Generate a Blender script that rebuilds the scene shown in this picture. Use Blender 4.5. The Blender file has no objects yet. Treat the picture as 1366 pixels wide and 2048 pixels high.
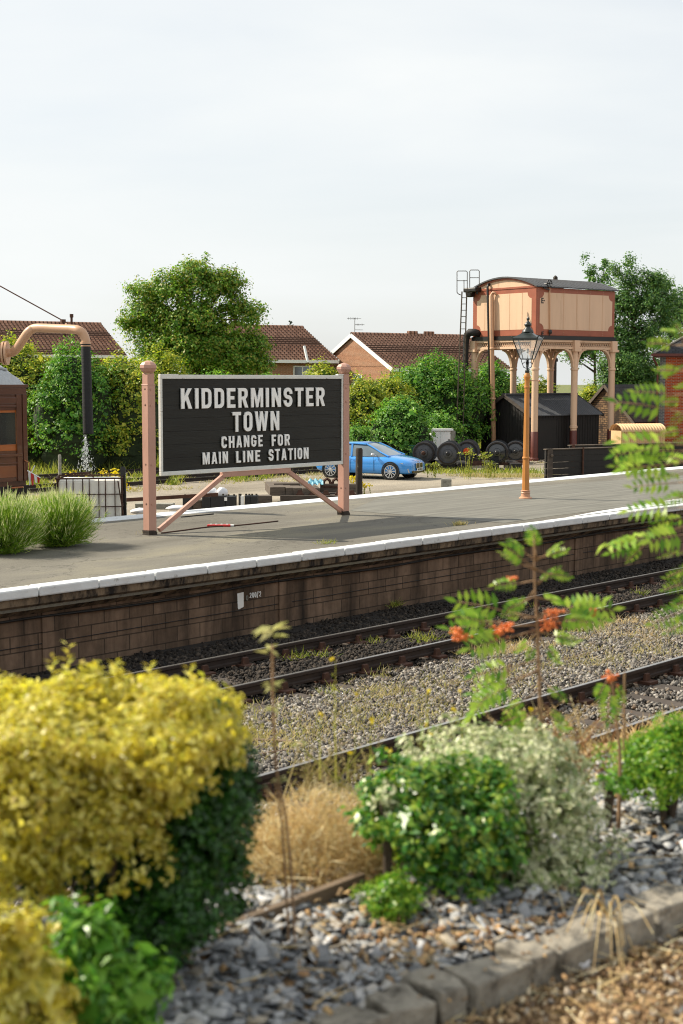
import bpy, math, random
import numpy as np
from mathutils import Vector, Matrix

random.seed(7)
RNG = np.random.default_rng(11)
PI = math.pi
S = bpy.context.scene
COL = S.collection

# ------------------------------------------------------------------ camera, sky, sun
F_PX, PITCH, YAW, ROLL, CAMH = 2844.0, .0949, .7477, .0017, 2.806
fwd = Vector((math.cos(PITCH)*math.cos(YAW), math.cos(PITCH)*math.sin(YAW), -math.sin(PITCH)))
rgt = Vector((math.sin(YAW), -math.cos(YAW), 0))
up = rgt.cross(fwd)
rgt2 = rgt*math.cos(ROLL) + up*math.sin(ROLL)
up2 = up*math.cos(ROLL) - rgt*math.sin(ROLL)
cam_d = bpy.data.cameras.new('camera')
cam = bpy.data.objects.new('camera', cam_d); COL.objects.link(cam)
m = Matrix((rgt2, up2, -fwd)).transposed().to_4x4(); m.translation = Vector((0, 0, CAMH))
cam.matrix_world = m
cam_d.sensor_fit = 'VERTICAL'; cam_d.sensor_height = 36; cam_d.sensor_width = 24
cam_d.lens = F_PX/2048*36
cam_d.clip_start = .1; cam_d.clip_end = 6000
cam_d.dof.use_dof = True; cam_d.dof.focus_distance = 34.0; cam_d.dof.aperture_fstop = 3.3
S.camera = cam

SUN_AZ, SUN_EL = math.radians(117), math.radians(40.5)
sd = Vector((math.cos(SUN_EL)*math.cos(SUN_AZ), math.cos(SUN_EL)*math.sin(SUN_AZ), math.sin(SUN_EL)))
w = bpy.data.worlds.new('World'); S.world = w; w.use_nodes = True
nt = w.node_tree; nt.nodes.clear()
def N(nt, t, **k):
    n = nt.nodes.new(t)
    for a, b in k.items(): setattr(n, a, b)
    return n
out = N(nt, 'ShaderNodeOutputWorld'); bg = N(nt, 'ShaderNodeBackground'); bg.inputs[1].default_value = .10
sky = N(nt, 'ShaderNodeTexSky', sky_type='NISHITA', sun_disc=False, sun_elevation=SUN_EL, sun_rotation=PI/2-SUN_AZ)
sky.air_density = 1.0; sky.dust_density = 2.0; sky.ozone_density = 1.2
tc = N(nt, 'ShaderNodeTexCoord'); mp = N(nt, 'ShaderNodeMapping'); mp.inputs['Scale'].default_value = (1.2, 1.2, 6)
mp.inputs['Rotation'].default_value = (.10, .12, .3)
nz = N(nt, 'ShaderNodeTexNoise'); nz.inputs['Scale'].default_value = 1.6; nz.inputs['Detail'].default_value = 6; nz.inputs['Distortion'].default_value = .5
cr = N(nt, 'ShaderNodeValToRGB'); cr.color_ramp.elements[0].position = .32; cr.color_ramp.elements[1].position = .68
cr.color_ramp.elements[0].color = (.72,)*3+(1,); cr.color_ramp.elements[1].color = (1,)*3+(1,)
mx = N(nt, 'ShaderNodeMix', data_type='RGBA')
mx.inputs[7].default_value = (6.25, 6.42, 6.40, 1)
for a, b in ((tc.outputs['Generated'], mp.inputs[0]), (mp.outputs[0], nz.inputs[0]), (nz.outputs[0], cr.inputs[0]), (cr.outputs[0], mx.inputs[0]),
             (sky.outputs[0], mx.inputs[6]), (mx.outputs[2], bg.inputs[0]), (bg.outputs[0], out.inputs[0])):
    nt.links.new(a, b)
sl = bpy.data.lights.new('sun', 'SUN'); sl.energy = 4.9; sl.angle = math.radians(.6); sl.color = (1, .90, .74)
so = bpy.data.objects.new('sun', sl); COL.objects.link(so)
so.rotation_euler = (-sd).to_track_quat('-Z', 'Y').to_euler()
S.view_settings.view_transform = 'Standard'; S.view_settings.look = 'None'
S.view_settings.exposure = .62; S.view_settings.gamma = 1
S.cycles.pixel_filter_type = 'BLACKMAN_HARRIS'; S.cycles.filter_width = 1.05
S.cycles.max_bounces = 6; S.cycles.diffuse_bounces = 3; S.cycles.glossy_bounces = 2; S.cycles.transmission_bounces = 4
S.cycles.transparent_max_bounces = 8; S.cycles.caustics_reflective = False; S.cycles.caustics_refractive = False

# ------------------------------------------------------------------ pixel -> place helpers (photograph pixels, 1366 x 2048)
def ray(px, py):
    return fwd + rgt2*((px-683)/F_PX) + up2*((1024-py)/F_PX)
def P(px, py, z=0.0):
    d = ray(px, py); t = (z-CAMH)/d.z; return Vector((d.x*t, d.y*t, z))
def PY(px, py, Y):
    d = ray(px, py); t = Y/d.y; return Vector((d.x*t, Y, CAMH+d.z*t))
FH = Vector((math.cos(YAW), math.sin(YAW), 0))
def PD(px, py, D):
    d = ray(px, py); t = D/(d.x*FH.x+d.y*FH.y); return Vector((d.x*t, d.y*t, CAMH+d.z*t))
def CL(lat, dep, z=0):   # lateral / depth of the view to world
    v = rgt*lat + FH*dep; return Vector((v.x, v.y, z))
def ang(a):              # world angle of a direction a degrees from lateral, receding
    return -PI/2+YAW + math.radians(a)

# ------------------------------------------------------------------ object helpers
def tag(o, label=None, cat=None, group=None, kind=None):
    if label: o['label'] = label
    if cat: o['category'] = cat
    if group: o['group'] = group
    if kind: o['kind'] = kind
    return o
def empty(name, loc, rz=0, **k):
    o = bpy.data.objects.new(name, None); COL.objects.link(o)
    o.location = loc; o.rotation_euler = (0, 0, rz); o.empty_display_size = .2
    return tag(o, **k)
def link(name, me, mat, parent=None, **k):
    for mm in (mat if isinstance(mat, (list, tuple)) else [mat]): me.materials.append(mm)
    o = bpy.data.objects.new(name, me); COL.objects.link(o)
    if parent: o.parent = parent
    return tag(o, **k)
def copy_tree(o, parent=None):
    c = o.copy(); COL.objects.link(c)
    if parent: c.parent = parent
    for ch in list(o.children): copy_tree(ch, c)
    return c
def rotm(rx=0, ry=0, rz=0):
    return Matrix.Rotation(rz, 3, 'Z') @ Matrix.Rotation(ry, 3, 'Y') @ Matrix.Rotation(rx, 3, 'X')

class MB:
    def __init__(s): s.v = []; s.f = []; s.mi = []; s.cur = 0
    def add(s, vs, fs):
        o = len(s.v); s.v += [tuple(v) for v in vs]; s.f += [tuple(i+o for i in f) for f in fs]; s.mi += [s.cur]*len(fs); return s
    def box(s, c, d, r=None, taper=1.0):
        c = Vector(c); hx, hy, hz = d[0]/2, d[1]/2, d[2]/2; vs = []
        for z in (-1, 1):
            t = taper if z > 0 else 1
            for x, y in ((-1, -1), (1, -1), (1, 1), (-1, 1)):
                v = Vector((x*hx*t, y*hy*t, z*hz))
                if r: v = r @ v
                vs.append(c+v)
        return s.add(vs, [(3, 2, 1, 0), (4, 5, 6, 7), (0, 1, 5, 4), (1, 2, 6, 5), (2, 3, 7, 6), (3, 0, 4, 7)])
    def bb(s, x0, x1, y0, y1, z0, z1): return s.box(((x0+x1)/2, (y0+y1)/2, (z0+z1)/2), (x1-x0, y1-y0, z1-z0))
    def beam(s, a, b, w, h, upv=(0, 0, 1)):
        a = Vector(a); b = Vector(b); t = (b-a).normalized(); u = Vector(upv)
        sx = t.cross(u)
        if sx.length < 1e-4: sx = t.cross(Vector((1, 0, 0)))
        sx.normalize(); u = sx.cross(t)
        vs = [p + sx*(i*w/2) + u*(j*h/2) for p in (a, b) for i, j in ((-1, -1), (1, -1), (1, 1), (-1, 1))]
        return s.add(vs, [(0, 1, 2, 3), (7, 6, 5, 4), (0, 4, 5, 1), (1, 5, 6, 2), (2, 6, 7, 3), (3, 7, 4, 0)])
    def tube(s, pts, r, n=8, caps=True):
        pts = [Vector(p) for p in pts]; k = len(pts)
        rs = r if isinstance(r, (list, tuple)) else [r]*k
        t0 = (pts[1]-pts[0]).normalized()
        u = t0.cross(Vector((0, 0, 1)))
        if u.length < .05: u = t0.cross(Vector((1, 0, 0)))
        u.normalize(); vs = []
        for i, p in enumerate(pts):
            t = (pts[min(i+1, k-1)]-pts[max(i-1, 0)]).normalized()
            u = (u - t*u.dot(t)).normalized(); v = t.cross(u)
            for j in range(n):
                a = 2*PI*j/n; vs.append(p + (u*math.cos(a)+v*math.sin(a))*rs[i])
        fs = [(i*n+j, i*n+(j+1) % n, (i+1)*n+(j+1) % n, (i+1)*n+j) for i in range(k-1) for j in range(n)]
        if caps: fs += [tuple(range(n))[::-1], tuple((k-1)*n+j for j in range(n))]
        return s.add(vs, fs)
    def lathe(s, prof, c=(0, 0, 0), n=16, axis='z', rot0=0, caps=True):
        vs = []
        for r, z in prof:
            for j in range(n):
                a = 2*PI*j/n+rot0; x, y = r*math.cos(a), r*math.sin(a)
                vs.append(Vector(c)+Vector((x, y, z) if axis == 'z' else (z, x, y) if axis == 'x' else (y, z, x)))
        k = len(prof)
        fs = [(i*n+j, i*n+(j+1) % n, (i+1)*n+(j+1) % n, (i+1)*n+j) for i in range(k-1) for j in range(n)]
        if caps: fs += [tuple(range(n))[::-1], tuple((k-1)*n+j for j in range(n))]
        return s.add(vs, fs)
    def prism(s, poly, off, f):     # poly list of 2D, f maps (a,b,c)->3D, c in off range
        n = len(poly); vs = [f(a, b, off[0]) for a, b in poly]+[f(a, b, off[1]) for a, b in poly]
        return s.add(vs, [tuple(range(n))[::-1], tuple(range(n, 2*n))] + [(i, (i+1) % n, n+(i+1) % n, n+i) for i in range(n)])
    def ball(s, c, r, n=8, sq=(1, 1, 1)):
        c = Vector(c); vs = [c+Vector((0, 0, -r*sq[2]))]
        m_ = max(3, n//2)
        for i in range(1, m_):
            ph = -PI/2+PI*i/m_
            for j in range(n):
                a = 2*PI*j/n; vs.append(c+Vector((r*math.cos(ph)*math.cos(a)*sq[0], r*math.cos(ph)*math.sin(a)*sq[1], r*math.sin(ph)*sq[2])))
        vs.append(c+Vector((0, 0, r*sq[2]))); L = len(vs)-1
        fs = [(0, 1+(j+1) % n, 1+j) for j in range(n)]
        for i in range(m_-2):
            for j in range(n): fs.append((1+i*n+j, 1+i*n+(j+1) % n, 1+(i+1)*n+(j+1) % n, 1+(i+1)*n+j))
        o = 1+(m_-2)*n; fs += [(o+j, o+(j+1) % n, L) for j in range(n)]
        return s.add(vs, fs)
    def build(s, name, mat, parent=None, smooth=False, bevel=0, sub=0, jitter=0, seg=2, **k):
        me = bpy.data.meshes.new(name)
        vs = s.v
        if jitter: vs = [(x+random.uniform(-1, 1)*jitter, y+random.uniform(-1, 1)*jitter, z+random.uniform(-1, 1)*jitter) for x, y, z in vs]
        me.from_pydata(vs, [], s.f); me.update()
        import bmesh
        b = bmesh.new(); b.from_mesh(me); bmesh.ops.recalc_face_normals(b, faces=b.faces); b.to_mesh(me); b.free()
        o = link(name, me, mat, parent, **k)
        if any(s.mi): me.polygons.foreach_set('material_index', s.mi)
        if bevel:
            md = o.modifiers.new('b', 'BEVEL'); md.width = bevel; md.segments = seg; md.limit_method = 'ANGLE'; md.angle_limit = .6; md.harden_normals = False
        if sub:
            md = o.modifiers.new('s', 'SUBSURF'); md.levels = md.render_levels = sub
        if smooth or sub:
            me.polygons.foreach_set('use_smooth', [True]*len(me.polygons))
            if smooth == 'auto': sharp(me, .7)
        return o
def sharp(me, angle):
    import bmesh
    b = bmesh.new(); b.from_mesh(me)
    for e in b.edges:
        if len(e.link_faces) == 2 and e.calc_face_angle(0) > angle: e.smooth = False
    b.to_mesh(me); b.free()

def mesh_np(name, V, Fq, mat, parent=None, smooth=False, **k):   # V (n,3) ; Fq (m,k) uniform polygon size
    me = bpy.data.meshes.new(name)
    V = np.ascontiguousarray(V, dtype=np.float32); Fq = np.ascontiguousarray(Fq, dtype=np.int32)
    me.vertices.add(len(V)); me.vertices.foreach_set('co', V.ravel())
    me.loops.add(Fq.size); me.loops.foreach_set('vertex_index', Fq.ravel())
    me.polygons.add(len(Fq)); me.polygons.foreach_set('loop_start', np.arange(0, Fq.size, Fq.shape[1], dtype=np.int32))
    try: me.polygons.foreach_set('loop_total', np.full(len(Fq), Fq.shape[1], dtype=np.int32))
    except Exception: pass
    if smooth: me.polygons.foreach_set('use_smooth', np.ones(len(Fq), dtype=bool))
    me.update(calc_edges=True); me.validate()
    return link(name, me, mat, parent, **k)

def unit(v): return v/np.maximum(np.linalg.norm(v, axis=-1, keepdims=True), 1e-9)
def leaf_geo(c, nrm, size, aspect=.5, rng=RNG, tdir=None, fold=.15):
    n = len(c); r = rng.normal(size=(n, 3)) if tdir is None else tdir + rng.normal(size=(n, 3))*.25
    nrm = unit(nrm); t = unit(r - nrm*np.sum(r*nrm, 1, keepdims=True)); b = np.cross(nrm, t)
    s = (size if np.ndim(size) else np.full(n, size))[:, None]
    base = c - t*s*.5; tip = c + t*s*.5 - nrm*s*.08
    L = c + b*s*aspect*.5 + nrm*s*fold*.5 - t*s*.05; R = c - b*s*aspect*.5 + nrm*s*fold*.5 - t*s*.05
    V = np.stack([base, L, tip, R], 1).reshape(-1, 3)
    Fq = np.arange(4*n).reshape(n, 4)
    return V, Fq
def merge_geo(gs):
    V = []; Fq = []; o = 0
    for v, f in gs: V.append(v); Fq.append(f+o); o += len(v)
    return np.concatenate(V), np.concatenate(Fq)
def blades_geo(base, dirs, length, width, bend=.3, rng=RNG, droop=None):
    """thin two segment ribbons"""
    n = len(base); dirs = unit(dirs); L = (length if np.ndim(length) else np.full(n, length))[:, None]; W = (width if np.ndim(width) else np.full(n, width))[:, None]
    side = unit(np.cross(dirs, rng.normal(size=(n, 3))))
    bd = unit(rng.normal(size=(n, 3))*[1, 1, .3])*bend
    if droop is not None: bd = bd + np.array([0, 0, -droop])
    p1 = base + dirs*L*.5 + bd*L*.12; p2 = base + dirs*L*.97 + bd*L*.5
    V = np.stack([base-side*W/2, base+side*W/2, p1+side*W*.42, p1-side*W*.42, p2+side*W*.1, p2-side*W*.1], 1).reshape(-1, 3)
    i = np.arange(n)[:, None]*6
    Fq = np.concatenate([i+np.array([[0, 1, 2, 3]]), i+np.array([[3, 2, 4, 5]])], 0)
    return V, Fq
CUBE = np.array([(-1, -1, -1), (1, -1, -1), (1, 1, -1), (-1, 1, -1), (-1, -1, 1), (1, -1, 1), (1, 1, 1), (-1, 1, 1)], float)
CUBEF = np.array([(3, 2, 1, 0), (4, 5, 6, 7), (0, 1, 5, 4), (1, 2, 6, 5), (2, 3, 7, 6), (3, 0, 4, 7)])
def stones_geo(c, size, rng=RNG, flat=None, jit=.35, tilt=1.0):
    n = len(c); V = CUBE[None]*.5*(1+rng.uniform(-jit, jit, size=(n, 8, 3)))
    V[:, 4:, :2] *= rng.uniform(.45, .9, size=(n, 1, 1))
    sc = rng.uniform(.6, 1.2, size=(n, 1, 3))*(size if np.ndim(size) else np.full(n, size))[:, None, None]
    if flat: sc = sc*np.array(flat)[None, None]
    V = V*sc
    q = rng.normal(size=(n, 4)); 
    if tilt < 1:
        a = rng.uniform(0, 2*PI, n); q = np.stack([np.cos(a/2), rng.normal(size=n)*tilt, rng.normal(size=n)*tilt, np.sin(a/2)], 1)
    q = unit(q); w_, x, y, z = q.T
    R = np.stack([1-2*(y*y+z*z), 2*(x*y-z*w_), 2*(x*z+y*w_), 2*(x*y+z*w_), 1-2*(x*x+z*z), 2*(y*z-x*w_), 2*(x*z-y*w_), 2*(y*z+x*w_), 1-2*(x*x+y*y)], 1).reshape(n, 3, 3)
    V = np.einsum('nij,nkj->nki', R, V) + c[:, None]
    Fq = CUBEF[None]+np.arange(n)[:, None, None]*8
    return V.reshape(-1, 3), Fq.reshape(-1, 4)

# ------------------------------------------------------------------ materials
def lin(h):
    h = h.lstrip('#'); c = [int(h[i:i+2], 16)/255 for i in (0, 2, 4)]
    return tuple((x/12.92 if x <= .04045 else ((x+.055)/1.055)**2.4) for x in c)+(1,)
def newmat(name):
    m_ = bpy.data.materials.new(name); m_.use_nodes = True; n = m_.node_tree; p = n.nodes['Principled BSDF']; return m_, n, p
def ramp(nt, fac, stops):
    r = N(nt, 'ShaderNodeValToRGB'); e = r.color_ramp.elements
    while len(e) < len(stops): e.new(.5)
    for i, (p, c) in enumerate(stops): e[i].position = p; e[i].color = c
    nt.links.new(fac, r.inputs[0]); return r.outputs[0]
def noise(nt, scale, detail=4, vec=None, rough=.6, dist=0):
    n = N(nt, 'ShaderNodeTexNoise'); n.inputs['Scale'].default_value = scale; n.inputs['Detail'].default_value = detail
    n.inputs['Roughness'].default_value = rough; n.inputs['Distortion'].default_value = dist
    if vec is not None: nt.links.new(vec, n.inputs['Vector'])
    return n.outputs['Fac']
def coords(nt, scale=(1, 1, 1), kind='Object', rot=(0, 0, 0)):
    t = N(nt, 'ShaderNodeTexCoord'); mp = N(nt, 'ShaderNodeMapping'); mp.inputs['Scale'].default_value = scale; mp.inputs['Rotation'].default_value = rot
    nt.links.new(t.outputs[kind], mp.inputs[0]); return mp.outputs[0]
def bump(nt, p, h, strength=.3, dist=.01):
    b = N(nt, 'ShaderNodeBump'); b.inputs['Strength'].default_value = strength; b.inputs['Distance'].default_value = dist
    nt.links.new(h, b.inputs['Height']); nt.links.new(b.outputs[0], p.inputs['Normal'])
def mixc(nt, fac, a, b, mode='MIX'):
    m_ = N(nt, 'ShaderNodeMix', data_type='RGBA', blend_type=mode)
    for sock, v in ((m_.inputs[0], fac), (m_.inputs[6], a), (m_.inputs[7], b)):
        if isinstance(v, (tuple, float, int)): sock.default_value = v
        else: nt.links.new(v, sock)
    return m_.outputs[2]
def simple(name, h, rough=.6, var=.12, scale=6, metal=0, bumps=.15, bscale=40, dirt=None, dirt_at=(.55, .7), coat=0, stretch=(1, 1, 1), spec=.5):
    m_, n, p = newmat(name); c = lin(h); v = coords(n, stretch)
    f = noise(n, scale, 5, v)
    lo = tuple(max(0, x*(1-var)) for x in c[:3])+(1,); hi = tuple(min(1, x*(1+var)) for x in c[:3])+(1,)
    col = ramp(n, f, [(.3, lo), (.7, hi)])
    if dirt:
        f2 = noise(n, scale*1.7, 8, v, .7); k = ramp(n, f2, [(dirt_at[0], (0, 0, 0, 1)), (dirt_at[1], (1, 1, 1, 1))])
        col = mixc(n, k, col, lin(dirt))
    n.links.new(col, p.inputs['Base Color']); p.inputs['Roughness'].default_value = rough; p.inputs['Metallic'].default_value = metal
    p.inputs['Coat Weight'].default_value = coat; p.inputs['Coat Roughness'].default_value = .05
    p.inputs['Specular IOR Level'].default_value = spec
    if bumps: bump(n, p, noise(n, bscale, 4, v), bumps, .01)
    return m_
def leafmat(name, cols, trans=.35, rough=.45, scale=1.2, tcol=(1.2, 1.25, .6, 1), spec=.35):
    m_, n, p = newmat(name); g = N(n, 'ShaderNodeNewGeometry')
    k = len(cols); col = ramp(n, g.outputs['Random Per Island'], [((i+.5)/k, lin(c)) for i, c in enumerate(cols)])
    f = noise(n, scale, 2, coords(n)); col = mixc(n, .5, col, ramp(n, f, [(.3, (.6, .66, .6, 1)), (.7, (1.0, 1.0, .95, 1))]), 'MULTIPLY')
    n.links.new(col, p.inputs['Base Color']); p.inputs['Roughness'].default_value = rough; p.inputs['Specular IOR Level'].default_value = spec
    t = N(n, 'ShaderNodeBsdfTranslucent'); ms = N(n, 'ShaderNodeMixShader'); ms.inputs[0].default_value = trans
    n.links.new(mixc(n, 1.0, col, tcol, 'MULTIPLY'), t.inputs[0])
    o = n.nodes['Material Output']; n.links.new(p.outputs[0], ms.inputs[1]); n.links.new(t.outputs[0], ms.inputs[2]); n.links.new(ms.outputs[0], o.inputs[0])
    return m_
def islandmat(name, cols, rough=.85, bumps=.3, bscale=60, spec=.3):
    m_, n, p = newmat(name); g = N(n, 'ShaderNodeNewGeometry'); k = len(cols)
    col = ramp(n, g.outputs['Random Per Island'], [((i+.5)/k, lin(c)) for i, c in enumerate(cols)])
    f = noise(n, bscale, 3, coords(n)); col = mixc(n, .4, col, ramp(n, f, [(.3, (.5, .5, .5, 1)), (.7, (1, 1, 1, 1))]), 'MULTIPLY')
    n.links.new(col, p.inputs['Base Color']); p.inputs['Roughness'].default_value = rough; p.inputs['Specular IOR Level'].default_value = spec
    if bumps: bump(n, p, f, bumps, .005)
    return m_
def brickmat(name, c1, c2, mort, bw, bh, msz=.01, rough=.85, kind='Object', rot=(0, 0, 0), stain=None, bstr=.5, stain_at=(.45, .62), sscale=(1.2, 1.2, .35), off=.5):
    m_, n, p = newmat(name); v = coords(n, (1, 1, 1), kind)
    if rot != (0, 0, 0):       # upright walls: run the courses along x + y, rows up z
        se = N(n, 'ShaderNodeSeparateXYZ'); co = N(n, 'ShaderNodeCombineXYZ'); ad = N(n, 'ShaderNodeMath'); n.links.new(v, se.inputs[0])
        n.links.new(se.outputs[0], ad.inputs[0]); n.links.new(se.outputs[1], ad.inputs[1]); n.links.new(ad.outputs[0], co.inputs[0]); n.links.new(se.outputs[2], co.inputs[1]); v = co.outputs[0]
    b = N(n, 'ShaderNodeTexBrick'); b.inputs['Scale'].default_value = 1; b.inputs['Brick Width'].default_value = bw; b.inputs['Row Height'].default_value = bh
    b.inputs['Mortar Size'].default_value = msz; b.inputs['Mortar Smooth'].default_value = .2; b.inputs['Bias'].default_value = 0; b.offset = off
    b.inputs['Color1'].default_value = lin(c1); b.inputs['Color2'].default_value = lin(c2); b.inputs['Mortar'].default_value = lin(mort)
    n.links.new(v, b.inputs['Vector'])
    f = noise(n, 9, 5, coords(n)); col = mixc(n, .6, b.outputs['Color'], ramp(n, f, [(.3, (.62, .6, .58, 1)), (.7, (1.1, 1.08, 1.05, 1))]), 'MULTIPLY')
    if stain:
        f2 = noise(n, 2.2, 6, coords(n, sscale), .62, .3); k = ramp(n, f2, [(stain_at[0], (0, 0, 0, 1)), (stain_at[1], (.9, .9, .9, 1))]); col = mixc(n, k, col, lin(stain))
    n.links.new(col, p.inputs['Base Color']); p.inputs['Roughness'].default_value = rough; p.inputs['Specular IOR Level'].default_value = .25
    inv = N(n, 'ShaderNodeMath', operation='SUBTRACT'); inv.inputs[0].default_value = 1; n.links.new(b.outputs['Fac'], inv.inputs[1])
    ad = N(n, 'ShaderNodeMath', operation='MULTIPLY_ADD'); ad.inputs[1].default_value = .4; n.links.new(noise(n, 60, 4, coords(n)), ad.inputs[0]); n.links.new(inv.outputs[0], ad.inputs[2])
    bump(n, p, ad.outputs[0], bstr, .012)
    return m_
def glassmat(name, tint='#20282a', rough=.05, alpha=.55):
    m_, n, p = newmat(name); p.inputs['Base Color'].default_value = lin(tint); p.inputs['Roughness'].default_value = rough
    p.inputs['Specular IOR Level'].default_value = .8
    t = N(n, 'ShaderNodeBsdfTransparent'); ms = N(n, 'ShaderNodeMixShader'); ms.inputs[0].default_value = alpha
    o = n.nodes['Material Output']; n.links.new(t.outputs[0], ms.inputs[1]); n.links.new(p.outputs[0], ms.inputs[2]); n.links.new(ms.outputs[0], o.inputs[0])
    return m_
RX = (PI/2, 0, 0)   # look at a vertical wall whose plane is local XZ
M = {}
M['pink'] = simple('pink_paint', '#b08878', .5, .10, 2.5, bumps=.3, bscale=18, dirt='#6e4c40', dirt_at=(.66, .74), stretch=(1, 1, .35))
M['board'] = simple('board_paint', '#171a18', .45, .35, 3, bumps=.35, bscale=14, stretch=(.4, 1, 3.5), dirt='#34352f', dirt_at=(.6, .8), spec=.3)
M['white'] = simple('white_paint', '#e4e6e4', .5, .06, 5, bumps=.2, bscale=30)
M['oldwhite'] = simple('flaking_white_paint', '#cfd1cd', .6, .08, 5, bumps=.4, bscale=30, dirt='#5b4f48', dirt_at=(.63, .68), stretch=(1, 1, 2.5))
M['letter'] = simple('letter_white', '#e9ebea', .5, .04, 4, bumps=.05)
M['ochre'] = simple('ochre_paint', '#b5793a', .38, .1, 3, bumps=.1, bscale=30)
M['blush'] = simple('blush_paint', '#b98a6c', .45, .1, 3, bumps=.1)
M['dkgreen'] = simple('dark_green_black_metal', '#1f2624', .35, .2, 6, bumps=.1)
M['cream'] = simple('cream_stone_paint', '#d0af92', .5, .07, 1.5, bumps=.15, bscale=10, stretch=(1, 1, .12), dirt='#a07a58', dirt_at=(.56, .85))
M['tanpipe'] = simple('tan_pipe_paint', '#c39c7c', .4, .08, 2, bumps=.1, bscale=10, dirt='#8a6446', dirt_at=(.68, .8))
M['brown'] = simple('red_brown_paint', '#93513a', .5, .12, 2, bumps=.15)
M['maroon'] = simple('maroon_paint', '#5c2a20', .5, .12, 2, bumps=.15)
M['roofblack'] = simple('corrugated_black_roof', '#47494d', .75, .2, 3, bumps=.2, dirt='#4b4d50', dirt_at=(.5, .8))
M['black'] = simple('black_iron', '#141414', .45, .3, 6, bumps=.2)
M['hose'] = simple('black_canvas_hose', '#17181a', .7, .25, 4, bumps=.5, bscale=12, stretch=(.3, .3, 6))
M['tarwood'] = simple('tarred_boards', '#151210', .7, .4, 3, bumps=.6, bscale=12, stretch=(3, 3, .5), dirt='#2c2622', dirt_at=(.6, .8))
M['sleeperwood'] = simple('sleeper_wood', '#433b34', .85, .4, 3, bumps=.8, bscale=10, stretch=(1, 1, 4), dirt='#3a332d', dirt_at=(.55, .75))
M['greywood'] = simple('weathered_timber', '#5a5046', .9, .3, 4, bumps=.8, bscale=14, stretch=(.6, 3, 3), dirt='#39312a', dirt_at=(.5, .7))
M['mossywood'] = simple('mossy_post_wood', '#332b24', .9, .35, 4, bumps=.8, bscale=16, stretch=(2, 2, .5), dirt='#8d8d78', dirt_at=(.62, .70))
M['rust'] = simple('rusty_steel', '#4a2f22', .75, .35, 8, metal=.2, bumps=.4)
M['wheelface'] = simple('greasy_wheel_face', '#4a4b4f', .42, .3, 5, metal=.2, bumps=.3, dirt='#4a3f36', dirt_at=(.6, .75))
M['wheelgloss'] = simple('gloss_black_wheel', '#2c2e32', .22, .2, 5, bumps=.1, coat=.8)
M['wheeltyre'] = simple('dark_wheel_tyre', '#2b2624', .4, .3, 6, metal=.4, bumps=.2, dirt='#4d3324', dirt_at=(.55, .75))
M['railsteel'] = simple('rail_steel_side', '#2c211c', .7, .3, 6, metal=.1, bumps=.3)
M['railtop'] = simple('rail_running_surface', '#a8a49e', .28, .1, 6, metal=.85, bumps=.03)
M['concrete'] = simple('weathered_concrete', '#8c8a80', .9, .2, 5, bumps=.5, bscale=50, dirt='#5c5a52', dirt_at=(.5, .7))
M['darkconcrete'] = simple('dark_blotched_concrete', '#7a6a56', .9, .35, 3, bumps=.6, bscale=30, dirt='#1b1613', dirt_at=(.42, .6), stretch=(1, 1, .4))  # brown concrete broken up by near-black streaky blotches
M['blue'] = simple('blue_car_paint', '#3a8fdc', .22, .03, 2, metal=.15, bumps=0, coat=1.0)
M['rubber'] = simple('tyre_rubber', '#121212', .8, .2, 8, bumps=.1)
M['alloy'] = simple('alloy_silver', '#c2c4c6', .3, .05, 5, metal=.6, bumps=0)
M['carglass'] = simple('car_window', '#5c6a72', .06, .2, 2, bumps=0, coat=.5, spec=.9)  # lighter grey base paints in the reflection on the panes
M['lampglass'] = simple('headlamp_lens', '#b9c6cf', .1, .2, 30, bumps=0, coat=1)
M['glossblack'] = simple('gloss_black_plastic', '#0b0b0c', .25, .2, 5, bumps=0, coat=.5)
M['tile'] = brickmat('concrete_roof_tiles', '#b8917c', '#9c7866', '#5a453a', .30, .30, .05, bstr=1.0, off=0)
M['housebrick'] = brickmat('orange_house_brick', '#a5765a', '#93664c', '#b0a08c', .23, .075, .008, rot=RX)
M['redbrick'] = brickmat('red_station_brick', '#b34a22', '#8f3a1c', '#a58f7c', .23, .075, .009, rot=RX)
M['bluebrick'] = brickmat('grey_quoin_brick', '#6d6f72', '#55585b', '#93908a', .23, .075, .009, rot=RX)
M['stone'] = brickmat('rubble_stone', '#8a6f52', '#5b4636', '#2f261f', .32, .12, .02, rot=RX, stain='#2a211b')
M['slate'] = brickmat('slate_roof', '#34353a', '#26282b', '#15161a', .3, .22, .012, bstr=.9)
M['wall'] = brickmat('platform_blockwork', '#887260', '#6f5c4c', '#4f4338', .45, .225, .010, rot=RX, stain='#1a1714', stain_at=(.40, .72), sscale=(1.1, 1.1, .16))
M['glass'] = glassmat('window_glass', '#30383a', .05, .35)
M['clear'] = glassmat('lantern_glass', '#dfe7ea', .05, .30)
M['plaster'] = simple('pale_wall', '#dcdcd8', .8, .04, 3, bumps=.05)
M['coachbrown'] = simple('varnished_brown_coach', '#5a3828', .3, .15, 2, bumps=.05, coat=.4)
M['coachpanel'] = simple('coach_lower_panel', '#7d4a2e', .3, .2, 1.5, bumps=.05, coat=.4)
M['teak'] = simple('teak_window_frame', '#a85f2c', .35, .12, 4, bumps=.1, coat=.3)
M['canvasroof'] = simple('grey_canvas_roof', '#a4a8ab', .8, .12, 20, bumps=.5, bscale=60)
M['plastic'] = simple('white_plastic_tank', '#f0eee2', .5, .05, 2, bumps=.1)
M['galv'] = simple('dark_galvanised_bar', '#4b4438', .55, .2, 6, metal=.5, bumps=.1)
M['red'] = simple('red_plastic', '#b3201c', .4, .1, 5, bumps=.1)
M['tarp'] = simple('light_blue_tarpaulin', '#5c9ab0', .5, .15, 5, bumps=.3)
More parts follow.
